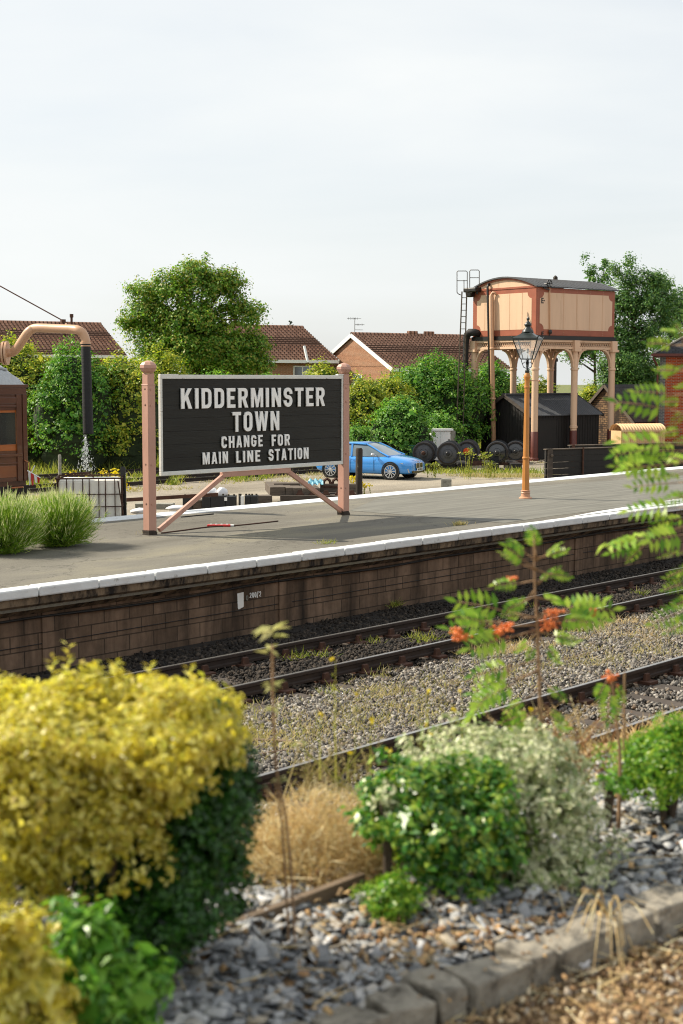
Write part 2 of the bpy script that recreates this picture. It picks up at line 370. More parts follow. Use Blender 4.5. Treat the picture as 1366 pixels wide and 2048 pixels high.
M['bag'] = simple('white_plastic_sack', '#dcdde0', .6, .05, 5, bumps=.3)
M['battery'] = simple('black_battery_case', '#1b1d1f', .5, .25, 5, bumps=.1)
M['orange'] = simple('orange_paint', '#d2551c', .5, .1, 6, bumps=.1)
M['green_box'] = simple('green_cabinet_paint', '#1f5b48', .5, .1, 5, bumps=.1)
M['bark'] = simple('tree_bark', '#4a3d31', .9, .3, 5, bumps=.7, bscale=20)
M['twig'] = simple('pale_twig', '#8b6f52', .8, .2, 8, bumps=.2)
M['hutcream'] = simple('hut_corrugated_cream', '#c8a57c', .5, .1, 3, bumps=.1)
M['cablem'] = simple('black_cable', '#121110', .6, .2, 6, bumps=.1)
M['hosetan'] = simple('tan_trackside_pipe', '#6e5c4a', .7, .3, 6, bumps=.2)
M['kerb'] = simple('rough_kerb_stone', '#878175', .9, .3, 7, bumps=1.0, bscale=25, dirt='#3f3a33', dirt_at=(.5, .68))
M['plank'] = simple('edging_board', '#6d5d4c', .9, .25, 5, bumps=.6, bscale=20)
M['water'] = simple('falling_water', '#e8eef0', .1, .02, 5, bumps=0)
M['sackcloth'] = M['bag']
M['hedgecore'] = simple('shaded_bush_core', '#26331a', .95, .4, 10, bumps=1)  # dark green stands in for shaded leaves and twigs inside bushes
# foliage
M['syc'] = leafmat('sycamore_leaf', ['#4f782a', '#649232', '#7ea83c', '#9cb446', '#a49e48'], .45)
M['hedge1'] = leafmat('hedge_leaf_yellow_green', ['#5c7a28', '#88a034', '#b0b840', '#ccc850'], .45)
M['hedge2'] = leafmat('hedge_leaf_green', ['#3e6c2a', '#528632', '#689e3c', '#8eb048'], .45)
M['hedge3'] = leafmat('shrub_leaf_fresh_green', ['#4a7a34', '#5f9440', '#78a84c', '#94b85c'], .45)
M['birch'] = leafmat('birch_leaf', ['#42683a', '#547e40', '#66904a', '#82a056'], .4)
M['lav'] = leafmat('lavender_stem', ['#5f8a2c', '#86a83a', '#a8bf50', '#6d9430'], .35)
M['lavtip'] = leafmat('lavender_seed_head', ['#d4d89c', '#e2e2b8', '#bcc484'], .35, tcol=(1, 1, .9, 1))
M['euyel'] = leafmat('golden_euonymus_leaf', ['#e0d050', '#ece078', '#f6f0a4', '#ccba48', '#c0c058', '#b8a448'], .5, .3, 3)
M['eugrn'] = leafmat('shaded_green_euonymus_leaf', ['#24481c', '#315e22', '#45742a', '#264c1c'], .25, .3, 3)  # green darkened as the shaded side of the golden bush
M['variegated'] = leafmat('variegated_leaf', ['#dfe0b8', '#eeeed0', '#a8b878', '#7f9860', '#e4e2c4'], .35, .3, 3, tcol=(1, 1, .9, 1))
M['vargreen'] = leafmat('glossy_green_leaf', ['#306a22', '#4a8428', '#6aa034', '#a8bc48'], .35, .36, 3, spec=.6)
M['box'] = leafmat('box_leaf', ['#467c22', '#62982a', '#84b034', '#a8c040'], .4, .35, 4)
M['sedum'] = leafmat('fleshy_green_leaf', ['#5c9430', '#7cb23c', '#98c850', '#4a8430'], .35, .3, 3)
M['rowan'] = leafmat('rowan_leaf', ['#7aa434', '#98bc42', '#b4cc54', '#5c8c2c'], .5, .35, 3)
M['pale'] = leafmat('pale_sapling_leaf', ['#c4c080', '#a8ac64', '#d0c890'], .4, .5, 3, tcol=(1, 1, .9, 1))
M['straw'] = leafmat('dry_straw', ['#d8b880', '#e6d0a0', '#bc9a66', '#efe2bc'], .35, .7, 3, tcol=(1, 1, .9, 1))
M['drybrown'] = leafmat('dry_brown_stem', ['#9a6844', '#b07e54', '#7d5438', '#c49a70'], .2, .8, 3, tcol=(1, 1, .9, 1))
M['weed'] = leafmat('weed_leaf', ['#7d8a34', '#a0a444', '#b8b464', '#66802c'], .4)
M['drygrass'] = leafmat('dry_grass', ['#c4b480', '#d0c094', '#a89a60', '#a0a454'], .35, .7, tcol=(1, 1, .9, 1))
M['yellowflower'] = leafmat('yellow_petal', ['#d9c21c', '#e6d22c', '#c9b01c'], .3)
M['berry'] = simple('orange_berry', '#d9763a', .3, .15, 20, bumps=0)
M['conifer'] = leafmat('dark_conifer', ['#1c3220', '#243c26'], .1)

# asphalt
def asphalt():
    m_, n, p = newmat('worn_asphalt'); v = coords(n)
    f = noise(n, .55, 6, coords(n, (.35, 1.3, 1)), .65); col = ramp(n, f, [(.3, lin('#5a5750')), (.52, lin('#6f6c64')), (.70, lin('#86816f'))])
    g = noise(n, 38, 8, v, .85); col = mixc(n, .75, col, ramp(n, g, [(.36, (.5, .5, .48, 1)), (.64, (1.35, 1.34, 1.3, 1))]), 'MULTIPLY')
    k = noise(n, 1.4, 8, coords(n, (.5, 1.8, 1)), .75); col = mixc(n, ramp(n, k, [(.6, (0, 0, 0, 1)), (.68, (.45, .45, .45, 1))]), col, lin('#8b8474'))
    vo = N(n, 'ShaderNodeTexVoronoi', feature='DISTANCE_TO_EDGE'); vo.inputs['Scale'].default_value = .38; vo.inputs['Randomness'].default_value = 1
    wv = N(n, 'ShaderNodeMix', data_type='VECTOR'); wv.inputs[0].default_value = .06; n.links.new(v, wv.inputs[4]); nn = N(n, 'ShaderNodeTexNoise'); nn.inputs['Scale'].default_value = 3; nn.inputs['Detail'].default_value = 5
    n.links.new(v, nn.inputs['Vector']); sc_ = N(n, 'ShaderNodeVectorMath', operation='SCALE'); sc_.inputs['Scale'].default_value = 14; n.links.new(nn.outputs['Color'], sc_.inputs[0]); n.links.new(sc_.outputs[0], wv.inputs[5]); n.links.new(wv.outputs[1], vo.inputs['Vector'])
    col = mixc(n, ramp(n, vo.outputs['Distance'], [(.002, (.55, .55, .55, 1)), (.008, (0, 0, 0, 1))]), col, lin('#35322d'))
    sp = noise(n, 2.6, 3, coords(n), .5); col = mixc(n, ramp(n, sp, [(.66, (0, 0, 0, 1)), (.72, (.35, .35, .35, 1))]), col, lin('#4a4741'))
    n.links.new(col, p.inputs['Base Color']); p.inputs['Roughness'].default_value = .9; p.inputs['Specular IOR Level'].default_value = .3
    bump(n, p, g, .5, .006); return m_
M['asphalt'] = asphalt()
M['coping'] = simple('worn_white_coping_paint', '#d0d4d6', .6, .1, 3, bumps=.5, bscale=30, dirt='#85847c', dirt_at=(.58, .72))
M['newasphalt'] = simple('darker_relaid_asphalt', '#67665f', .9, .3, 2.2, bumps=.4, bscale=60, stretch=(.2, 2.6, 1))
def groundmat():
    m_, n, p = newmat('gravelly_ground'); v = coords(n)
    f = noise(n, .25, 7, coords(n, (.5, 1.4, 1)), .7); col = ramp(n, f, [(.28, lin('#6e675c')), (.5, lin('#8d867a')), (.7, lin('#a39a8a'))])
    vo = N(n, 'ShaderNodeTexVoronoi'); vo.inputs['Scale'].default_value = 22; n.links.new(v, vo.inputs['Vector'])
    col = mixc(n, .5, col, ramp(n, vo.outputs['Distance'], [(.1, (.45, .44, .42, 1)), (.5, (1.15, 1.14, 1.1, 1))]), 'MULTIPLY')
    n.links.new(col, p.inputs['Base Color']); p.inputs['Roughness'].default_value = .95; p.inputs['Specular IOR Level'].default_value = .2
    bump(n, p, vo.outputs['Distance'], .6, .03); return m_
M['ground'] = groundmat()
M['fillballast'] = simple('ballast_bed', '#4f4a44', .95, .4, 40, bumps=1, bscale=60)
M['darkbed'] = simple('oily_ballast_bed', '#211d1a', .9, .4, 40, bumps=1, bscale=60)
M['soil'] = simple('dry_soil', '#7a654e', .95, .4, 12, bumps=1, bscale=50, dirt='#a8865c', dirt_at=(.45, .6))
M['grassfar'] = simple('rough_grass_ground', '#55602c', .95, .3, 2, bumps=.5, dirt='#8a8148', dirt_at=(.5, .65))

# ================================================================== THE SETTING
GZ = -1.25                      # yard and track bed level, platform surface is 0
PROF = [(-60, 1.05), (2.30, 1.05), (2.36, 1.10), (3.3, 1.10), (3.9, .92), (7.3, -1.12), (8.2, -1.24), (62, -1.25), (80, -2.6), (150, -7), (400, -13), (4500, -34)]
def gz(Y):
    return float(np.interp(Y, [a for a, b in PROF], [b for a, b in PROF]))
ys = sorted(set([a for a, b in PROF]+[2.0, 2.6, 3.0, 3.6, 4.5, 5, 6, 7, 12, 16, 22.6, 30, 47, 50]))
xs = [-2500, -300, -60, -20, -5, 0, 2, 4, 6, 8, 12, 20, 30, 45, 60, 80, 120, 400, 4500]
mb = MB()
mb.v = [(x, y, gz(y)) for y in ys for x in xs]
for j in range(len(ys)-1):
    for i in range(len(xs)-1):
        mb.f.append((j*len(xs)+i, j*len(xs)+i+1, (j+1)*len(xs)+i+1, (j+1)*len(xs)+i))
        ym = (ys[j]+ys[j+1])/2
        mb.mi.append(0 if ym < 8 else 1 if ym < 17 else 2 if ym < 50 else 3)
mb.build('ground', [M['soil'], M['fillballast'], M['ground'], M['grassfar']], kind='structure')

# platform ----------------------------------------------------------
YF, YB = 15.68, 22.62
plat = empty('platform', (0, 0, 0), kind='structure')
X0, X1 = -25, 130
mb = MB(); mb.bb(X0, X1, YF+.12, YB-.02, -.3, 0); mb.build('surface', M['asphalt'], plat)
# relaid streaky asphalt patch round the lamp
a = [P(1010, 1046, .004), P(700, 1021, .004), P(760, 995, .004), P(1366, 950, .004), P(1366, 1001, .004), P(1110, 1031, .004)]
mb = MB(); mb.add(a, [tuple(range(6))]); mb.build('patch', M['newasphalt'], plat)
mb = MB(); x = X0
while x < X1:
    L = 1.0; j = random.uniform(-.006, .006); z = random.uniform(-.005, .006)
    mb.bb(x+.009, x+L-.009, YF+j, YF+.26+j, -.115, .012+z); x += L
mb.build('coping_edge', M['coping'], plat, bevel=.022, jitter=.003)
mb = MB(); mb.bb(X0, X1, YB-.62, YB, -.1, .010); mb.build('back_edge', M['coping'], plat, bevel=.012)
q = [P(1100, 1032, .014), P(1330, 1001, .014)]
mb = MB(); mb.add([(q[0].x, YF+.27, .016), (X1, YF+.27, .016), (X1, YF+.95, .016), (q[1].x+1.5, YF+.95, .016), (q[0].x+1.5, YF+.5, .016)], [(0, 1, 2, 3, 4)]); mb.build('painted_line', M['coping'], plat)
def wallprof(x0, x1):
    prof = [(YF+.05, -.095), (YF+.06, -.21), (YF+.33, -.42), (YF+.33, -1.45), (YB-.1, -1.45), (YB-.1, -.1)]
    return prof
mb = MB()
mb.prism([(YF+.05, -.117), (YF+.06, -.22), (YF+.33, -.40), (YF+.45, -.40), (YF+.45, -.117)], (X0, X1), lambda a, b, c: (c, a, b))
mb.build('corbel', M['darkconcrete'], plat)
mb = MB(); mb.bb(X0, X1, YF+.34, YB-.12, -1.6, -.401)
for px in (85, 560, 1150):       # shallow piers
    p_ = PY(px, 1200, YF+.3); mb.bb(p_.x, p_.x+.28, YF+.31, YF+.34, -1.6, -.401)
mb.build('wall', M['wall'], plat)

# ------------------------------------------------------------------ railway tracks
RAILP = [(-.035, 0), (-.035, -.035), (-.010, -.05), (-.010, -.10), (-.033, -.115), (-.033, -.145), (.033, -.145), (.033, -.115), (.010, -.10), (.010, -.05), (.035, -.035), (.035, 0), (.028, .006), (-.028, .006)]
def track(Y0, x0, x1, ztop, label, chairs=True, spacing=.76, dark=None):
    root = empty('railway_track', (x0, Y0, ztop), label=label, cat='railway track', group='railway tracks running past the platform')
    L = x1-x0
    for yy in (0, 1.505):
        mb = MB(); mb.prism(RAILP, (0, L), lambda a, b, c: (c, a+yy, b)); r = mb.build('rail', M['railsteel'], root)
        mb = MB(); mb.add([(0, yy-.026, .0075), (L, yy-.026, .0075), (L, yy+.026, .0075), (0, yy+.026, .0075)], [(0, 1, 2, 3)]); mb.build('running_surface', M['railtop'], r)
    slp = MB(); slp.box((0, .7525, -.145-.045-.0625), (.25, 2.6, .125)); s0 = slp.build('sleeper', M['sleeperwood'], root, bevel=.01)
    if chairs:
        for yy in (0, 1.505):
            c = MB(); c.box((0, yy, -.168), (.20, .38, .045)); c.box((0, yy-.075, -.11), (.13, .06, .11), taper=.7); c.box((0, yy+.075, -.11), (.13, .06, .11), taper=.7)
            c.box((0, yy+.052, -.085), (.10, .04, .06))
            c.build('rail_chair', M['rust'], s0, bevel=.008)
    n = int(L/spacing); s0.location.x = .3
    for i in range(1, n):
        s = copy_tree(s0, root); s.location.x = .3+i*spacing; s.rotation_euler.z = random.uniform(-.012, .012)
track(12.53, 6, 46, -.95, 'main railway track running along the foot of the platform wall')
track(7.985, 3.5, 34, -.95, 'nearer railway track beside the garden bank', spacing=.76)
track(41.2, 14, 62, -1.07, 'rusty siding track passing behind the parked blue car', chairs=False, spacing=1.1)
track(45.4, 14, 62, -1.07, 'farthest siding track at the foot of the hedge', chairs=False, spacing=1.1)

# ballast stones ------------------------------------------------------
def in_any(y, spans): return np.any([(y > a) & (y < b) for a, b in spans], axis=0)
def ballast(name, mat, n, x0f, x1f, y0, y1, size, excl, zbase, zfn=None, keep=None):
    y = RNG.uniform(y0, y1, n); x = x0f(y)+(x1f(y)-x0f(y))*RNG.uniform(0, 1, n)**1.2
    k = ~in_any(y, excl) if excl else np.ones(n, bool)
    if keep is not None: k &= keep(x, y)
    x, y = x[k], y[k]
    z = zbase + RNG.uniform(-.012, .03, len(x)) + .02*np.sin(x*2.1+y)*np.cos(y*3-x)
    if zfn is not None: z = z + zfn(x, y)
    V, Fq = stones_geo(np.stack([x, y, z], 1), RNG.uniform(.6, 1.25, len(x))*size)
    mesh_np(name, V, Fq, mat, kind='stuff', label='loose grey and brown track ballast stones' if 'dark' not in name else 'dark oily ballast stones between the rails')
M['bal'] = islandmat('ballast_stone', ['#35322f', '#5c5854', '#8a867f', '#4c4844', '#a8a39b', '#6d6862', '#75695c'])
M['baldark'] = islandmat('oily_ballast_stone', ['#1c1917', '#2a2521', '#373029', '#231f1c', '#4a4138'])
def onsleeper(x, x0): 
    f = ((x-(x0+.3)+.38) % .76)-.38; return np.abs(f) < .125
rails = [(12.46, 12.60), (13.97, 14.10), (7.91, 8.05), (9.43, 9.56)]
# (track bed runs a little above the plain: shoulders slope away)
ballast('ballast', M['bal'], 58000, lambda y: .62*y, lambda y: 1.85*y, 9.5, 12.2, .040, rails, -1.145, keep=lambda x, y: ~(onsleeper(x, 6) & (y > 11.97)) )
ballast('ballast_near', M['bal'], 20000, lambda y: .5*y, lambda y: 2.0*y, 7.2, 9.5, .044, rails, -1.16, keep=lambda x, y: ~(onsleeper(x, 3.5)))
ballast('dark_ballast', M['baldark'], 30000, lambda y: .62*y, lambda y: 1.85*y, 12.1, 14.6, .042, rails, -1.15, keep=lambda x, y: ~(onsleeper(x, 6) & ((y < 12.45) | (np.abs(y-12.53) < .2) | (np.abs(y-14.03) < .2))))
ballast('dark_ballast_wallside', M['baldark'], 13000, lambda y: .62*y, lambda y: 1.85*y, 14.4, 15.98, .05, rails, -1.19, zfn=lambda x, y: -.05*np.clip(y-14.8, 0, 2))
mb = MB(); mb.add([(2, 12.1, -1.195), (90, 12.1, -1.195), (90, 16.0, -1.21), (2, 16.0, -1.21)], [(0, 1, 2, 3)]); mb.build('oily_track_bed_ground', M['darkbed'], kind='structure')
mb = MB(); mb.add([(2, 7.6, -1.19), (90, 7.6, -1.19), (90, 12.1, -1.185), (2, 12.1, -1.185)], [(0, 1, 2, 3)]); mb.build('track_bed_ground', M['fillballast'], kind='structure')

# trackside pipe and coiled hose, wall cable ----------------------------
pts = [P(500, 1452, -1.13), P(620, 1425, -1.12), P(760, 1404, -1.13), P(900, 1372, -1.12), P(1060, 1335, -1.13), P(1210, 1300, -1.12), P(1366, 1268, -1.13), P(1500, 1240, -1.13)]
MB().tube(pts, .022, 8).build('trackside_pipe', M['hosetan'], smooth=True, label='thin tan pipe lying on the ballast between the two tracks', cat='pipe')
pts = [P(430, 1478, -1.13), P(490, 1480, -1.12), P(560, 1482, -1.11), P(602, 1489, -1.12), P(596, 1499, -1.12), P(540, 1506, -1.12), P(470, 1522, -1.13)]
pts2 = []
for i in range(len(pts)-1):
    for t in (0, .25, .5, .75):
        p0, p1, p2, p3 = pts[max(i-1, 0)], pts[i], pts[i+1], pts[min(i+2, len(pts)-1)]
        pts2.append(.5*((2*p1)+(-p0+p2)*t+(2*p0-5*p1+4*p2-p3)*t*t+(-p0+3*p1-3*p2+p3)*t**3))
MB().tube(pts2+[pts[-1]], .02, 8).build('looped_hose', M['hosetan'], smooth=True, label='looped end of a brown hose on the ballast beside the golden bush', cat='hose')
pts = [(x, YF+.30+.01*math.sin(x*3), -.47+.02*math.sin(x*1.3)+.003*(x-10)) for x in np.arange(0, 45, .5)]
MB().tube(pts, .018, 6).build('wall_cable', M['cablem'], smooth=True, label='black cable clipped along the top of the platform wall', cat='cable')
pts = [(x, YF+.33, -.83+.004*(x-10)) for x in np.arange(0, 45, 1.0)]
MB().tube(pts, .006, 5).build('wall_wire', M['cablem'], label='thin wire running halfway up the platform wall', cat='wire')
p_ = PY(615, 1252, YF+.33)
MB().lathe([(.055, -.05), (.055, .03), (.042, .03), (.042, -.04)], (p_.x, YF+.33, p_.z), 14, axis='y').build('drain_pipe', M['rust'], label='small round drain outlet at the bottom of the platform wall', cat='drain pipe', rotation=0) if False else None
mb = MB(); mb.tube([(p_.x, YF+.36, p_.z), (p_.x, YF+.29, p_.z)], .06, 14)
mb.build('drain_outlet', M['cablem'], label='small round drain outlet low in the platform wall', cat='drain')

# ------------------------------------------------------------------ lettering
def arc(cx, cy, rx, ry, a0, a1, n=6):
    return [(cx+rx*math.cos(math.radians(a0+(a1-a0)*i/n)), cy+ry*math.sin(math.radians(a0+(a1-a0)*i/n))) for i in range(n+1)]
def stroke(pts, wd):
    L = []; R = []; k = len(pts)
    for i in range(k):
        a = Vector(pts[max(i-1, 0)]); b = Vector(pts[i]); c = Vector(pts[min(i+1, k-1)])
        t1 = (b-a).normalized() if i else (c-b).normalized(); t2 = (c-b).normalized() if i < k-1 else t1
        n1 = Vector((-t1.y, t1.x)); n2 = Vector((-t2.y, t2.x)); nn = (n1+n2).normalized(); s = min(1.5, 1/max(.3, nn.dot(n1)))
        L.append(tuple(b+nn*wd/2*s)); R.append(tuple(b-nn*wd/2*s))
    return L+R[::-1]
def rr(x0, y0, x1, y1, r, n=5):
    return arc(x1-r, y1-r, r, r, 0, 90, n)+arc(x0+r, y1-r, r, r, 90, 180, n)+arc(x0+r, y0+r, r, r, 180, 270, n)+arc(x1-r, y0+r, r, r, 270, 360, n)
Cc = [(.53, .66), (.53, .70)]+arc(.33, .70, .20, .20, 0, 90)[1:]+arc(.30, .70, .20, .20, 90, 180)+arc(.30, .30, .20, .20, 180, 270)+arc(.33, .30, .20, .20, 270, 360)
GL = {
 'K': (.68, [[(0, 0), (.2, 0), (.2, .30), (.29, .44), (.45, 0), (.68, 0), (.42, .62), (.66, 1), (.44, 1), (.2, .60), (.2, 1), (0, 1)]]),
 'I': (.2, [[(0, 0), (.2, 0), (.2, 1), (0, 1)]]),
 'D': (.62, [[(0, 0), (.34, 0)]+arc(.34, .28, .28, .28, -90, 0)+arc(.34, .72, .28, .28, 0, 90)+[(0, 1)], [(.2, .17), (.32, .17)]+arc(.32, .29, .11, .12, -90, 0)+arc(.32, .71, .11, .12, 0, 90)+[(.2, .83)]]),
 'E': (.54, [[(0, 0), (.54, 0), (.54, .17), (.2, .17), (.2, .42), (.47, .42), (.47, .59), (.2, .59), (.2, .83), (.54, .83), (.54, 1), (0, 1)]]),
 'F': (.52, [[(0, 0), (.2, 0), (.2, .41), (.46, .41), (.46, .59), (.2, .59), (.2, .83), (.52, .83), (.52, 1), (0, 1)]]),
 'L': (.5, [[(0, 0), (.5, 0), (.5, .17), (.2, .17), (.2, 1), (0, 1)]]),
 'H': (.64, [[(0, 0), (.2, 0), (.2, .41), (.44, .41), (.44, 0), (.64, 0), (.64, 1), (.44, 1), (.44, .59), (.2, .59), (.2, 1), (0, 1)]]),
 'T': (.6, [[(.2, 0), (.4, 0), (.4, .83), (.6, .83), (.6, 1), (0, 1), (0, .83), (.2, .83)]]),
 'R': (.66, [[(0, 0), (.2, 0), (.2, .40), (.27, .40), (.44, 0), (.66, 0), (.48, .43)]+arc(.42, .66, .20, .20, -60, 0, 3)+arc(.40, .78, .22, .22, 0, 90)+[(0, 1)], [(.2, .56), (.33, .56)]+arc(.33, .65, .09, .09, -90, 0, 3)+arc(.33, .75, .09, .09, 0, 90, 3)+[(.2, .84)]]),
 'M': (.82, [[(0, 0), (.18, 0), (.18, .62), (.34, 0), (.48, 0), (.64, .62), (.64, 0), (.82, 0), (.82, 1), (.58, 1), (.41, .38), (.24, 1), (0, 1)]]),
 'N': (.64, [[(0, 0), (.19, 0), (.19, .58), (.43, 0), (.64, 0), (.64, 1), (.45, 1), (.45, .43), (.21, 1), (0, 1)]]),
 'W': (.96, [[(0, 1), (.19, 1), (.28, .36), (.39, 1), (.57, 1), (.68, .36), (.77, 1), (.96, 1), (.79, 0), (.58, 0), (.48, .60), (.38, 0), (.17, 0)]]),
 'A': (.68, [[(0, 0), (.2, 0), (.245, .2), (.435, .2), (.48, 0), (.68, 0), (.45, 1), (.23, 1)], [(.275, .35), (.405, .35), (.34, .72)]]),
 'O': (.62, [rr(0, 0, .62, 1, .28), rr(.2, .17, .42, .83, .10)]),
 'C': (.63, [stroke(Cc[2:-1]+[(.53, .34)] if False else Cc, .2)]),
 'G': (.63, [stroke([(.53, .68)]+arc(.33, .70, .20, .20, 0, 90)+arc(.30, .70, .20, .20, 90, 180)+arc(.30, .30, .20, .20, 180, 270)+arc(.33, .30, .20, .20, 270, 360)+[(.53, .46), (.34, .46)], .19)]),
 'S': (.62, [stroke([(.52, .68), (.52, .71)]+arc(.32, .71, .20, .20, 0, 90)[1:]+arc(.30, .71, .20, .20, 90, 180)+arc(.30, .70, .20, .19, 180, 255)+arc(.32, .32, .20, .19, 75, 0)+arc(.32, .29, .20, .20, 0, -90)+arc(.30, .29, .20, .20, -90, -180)+[(.10, .33)], .19)]),
}
def word_mesh(name, text, xl, xr, zb, h, ydepth, mat, parent, gap=.17, space=.55):
    """raised block letters standing on a vertical board facing -y; one mesh per line of writing"""
    cu = bpy.data.curves.new(name, 'CURVE'); cu.dimensions = '2D'; cu.fill_mode = 'BOTH'
    total = 0
    for i, ch in enumerate(text): total += space if ch == ' ' else GL[ch][0]+gap
    total -= gap; sx = (xr-xl)/total; x = 0
    for ch in text:
        if ch == ' ': x += space; continue
        wd, loops = GL[ch]
        for lp in loops:
            q = []
            for pt in lp:
                if not q or (abs(pt[0]-q[-1][0])+abs(pt[1]-q[-1][1])) > 1e-4: q.append(pt)
            sp = cu.splines.new('POLY'); sp.points.add(len(q)-1)
            for i, (a, b) in enumerate(q): sp.points[i].co = (xl+(x+a)*sx, b*h+zb, 0, 1)
            sp.use_cyclic_u = True
        x += wd+gap
    cu.extrude = ydepth/2
    o = bpy.data.objects.new('tmp', cu); COL.objects.link(o); bpy.context.view_layer.update()
    me = bpy.data.meshes.new_from_object(o.evaluated_get(bpy.context.evaluated_depsgraph_get()))
    bpy.data.objects.remove(o)
    me.transform(Matrix.Rotation(PI/2, 4, 'X')); me.materials.clear()
    return link(name, me, mat, parent)

# ------------------------------------------------------------------ station sign
SY = 19.6
def sx(px, py): return PY(px, py, SY)
xl, xr_ = sx(300, 1067).x, sx(687, 1031).x
sign = empty('station_sign', (xl, SY, 0), label='large black station name board on two pink timber posts', cat='station sign')
W_ = xr_-xl
def post(x):
    mb = MB(); mb.box((x, 0, 1.33), (.17, .17, 2.66)); mb.box((x, 0, 2.76), (.155, .155, .2)); mb.box((x, 0, 2.66), (.185, .185, .012))
    o = mb.build('post', M['pink'], sign, bevel=.018, seg=1)
    c = MB(); c.lathe([(.09, 0), (.125, .035), (.155, .09), (.15, .14), (.11, .185), (.03, .215), (.0, .22)], (x, 0, 2.865), 8, rot0=PI/8, caps=False); c.build('finial', M['pink'], o)
    f = MB(); f.box((x, 0, .025), (.186, .186, .05)); f.box((x-.01, 0, .065), (.174, .178, .04)); f.build('footing', M['mossywood'], o, jitter=.006)
    b = MB()
    for z in (.55, 1.25, 2.3, 2.58): b.lathe([(.018, 0), (.018, .012), (.008, .016)], (x-.085, -.01, z), 8, axis='x'); b.tube([(x-.02, -.085, z), (x-.02, -.1, z)], .016, 8)
    b.build('bolt', M['pink'], o)
post(0); post(W_)
bx0, bx1 = sx(317, 850).x-xl, sx(682, 850).x-xl
bz0, bz1 = (sx(320, 953).z+sx(682, 927).z)/2, (sx(318, 750).z+sx(682, 750).z)/2
fw_ = .072; fs_ = .045
bd = MB(); nb = 7; hh = (bz1-bz0-2*fw_)/nb
for i in range(nb): bd.bb(bx0+fs_, bx1-fs_, -.045+random.uniform(-.003, .003), .03, bz0+fw_+i*hh+.003, bz0+fw_+(i+1)*hh-.003)
board = bd.build('board', M['board'], sign, bevel=.003)
MB().bb(bx0+fs_, bx1-fs_, -.03, .02, bz0+fw_, bz1-fw_).build('backing', M['black'], board)
fr = MB()
fr.bb(bx0, bx1, -.068, .0, bz0, bz0+fw_); fr.bb(bx0, bx1, -.068, .0, bz1-fw_, bz1); fr.bb(bx0, bx0+fs_, -.066, .0, bz0+fw_, bz1-fw_); fr.bb(bx1-fs_, bx1, -.066, .0, bz0+fw_, bz1-fw_)
fr.bb(bx0, bx0+.42, -.071, .002, bz1-.002, bz1+.012); fr.bb(bx1-.16, bx1+.01, -.073, .004, bz1, bz1+.022)
fr.build('frame', M['oldwhite'], sign, bevel=.006)
def pxline(text, x0, x1, yt0, yb0, yt1, yb1):
    a0, a1 = sx(x0, (yt0+yb0)/2), sx(x1, (yt1+yb1)/2)
    zb = (sx(x0, yb0).z+sx(x1, yb1).z)/2; zt = (sx(x0, yt0).z+sx(x1, yt1).z)/2
    gap = .21 if text in ('KIDDERMINSTER', 'TOWN') else .26; space = .55
    tot = sum(space if ch == ' ' else GL[ch][0]+gap for ch in text)-gap; u = (a1.x-a0.x)/tot; x = a0.x-xl
    for wd in text.split(' '):
        ww = (sum(GL[ch][0]+gap for ch in wd)-gap)*u
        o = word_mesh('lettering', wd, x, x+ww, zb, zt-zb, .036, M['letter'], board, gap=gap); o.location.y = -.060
        k = word_mesh('lettering_shadow', wd, x-.012, x+ww-.012, zb-.012, zt-zb, .012, M['glossblack'], board, gap=gap); k.location.y = -.053  # offset black copy of the letters stands in for their shadow edges
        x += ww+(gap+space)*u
pxline('KIDDERMINSTER', 357, 644.5, 776, 816.5, 775.5, 812.5)
pxline('TOWN', 460, 553, 823.5, 864, 822, 859.5)
pxline('CHANGE', 438, 520, 872, 895.5, 870, 893)
pxline('FOR', 538.5, 574.5, 869, 892, 868, 890)
pxline('MAIN', 400.5, 450.5, 905, 928.5, 902.5, 926)
pxline('LINE', 467.5, 515, 902, 925, 900, 922.5)
pxline('STATION', 532.5, 611.5, 898.5, 921.5, 894.5, 917)
br = MB()
a_, b_, c_, d_ = sx(318, 1060), sx(447, 950), sx(575, 941), sx(688, 1026)
L_ = lambda v: Vector((v.x-xl, 0, v.z))
br.beam(L_(a_), L_(b_)+Vector((.02, 0, 0)), .07, .085, (0, 0, 1)); o1 = br.build('brace', M['pink'], sign, bevel=.006)
br = MB(); br.beam(L_(d_), L_(c_)+Vector((-.02, 0, 0)), .07, .085, (0, 0, 1)); br.build('brace', M['pink'], sign, bevel=.006)
br = MB(); zc = bz0-.055
br.bb(L_(b_).x-.05, L_(c_).x+.05, -.05, .05, bz0-.10, bz0-.008); br.build('cross_rail', M['pink'], sign, bevel=.006)

# ------------------------------------------------------------------ gas lamp
lp = P(1051, 997, 0)
lamp = empty('street_lamp', lp, YAW-.35, label='ochre platform gas lamp with tapered glass lantern and spiked cap', cat='street lamp')
MB().lathe([(.155, 0), (.155, .02), (.11, .05), (.10, .12), (.115, .13), (.10, .15), (.10, .17), (.118, .185), (.09, .2)], n=16).build('base', M['blush'], lamp, smooth='auto')
c = MB(); c.lathe([(.088, .2), (.076, .92)], n=8); c.lathe([(.08, .92), (.092, .93), (.092, .955), (.078, .97)], n=16); c.lathe([(.076, .97), (.072, 1.08), (.058, 2.55)], n=8)
c.lathe([(.06, 2.55), (.07, 2.56), (.07, 2.59), (.06, 2.6), (.058, 2.72), (.06, 2.74), (.08, 2.79), (.08, 2.83), (.055, 2.88), (.05, 2.9)], n=16)
c.build('column', M['ochre'], lamp, smooth='auto')
c = MB(); d_ = Matrix.Rotation(-(YAW-.35)-PI/2+YAW, 3, 'Z') @ Vector((1, 0, 0))
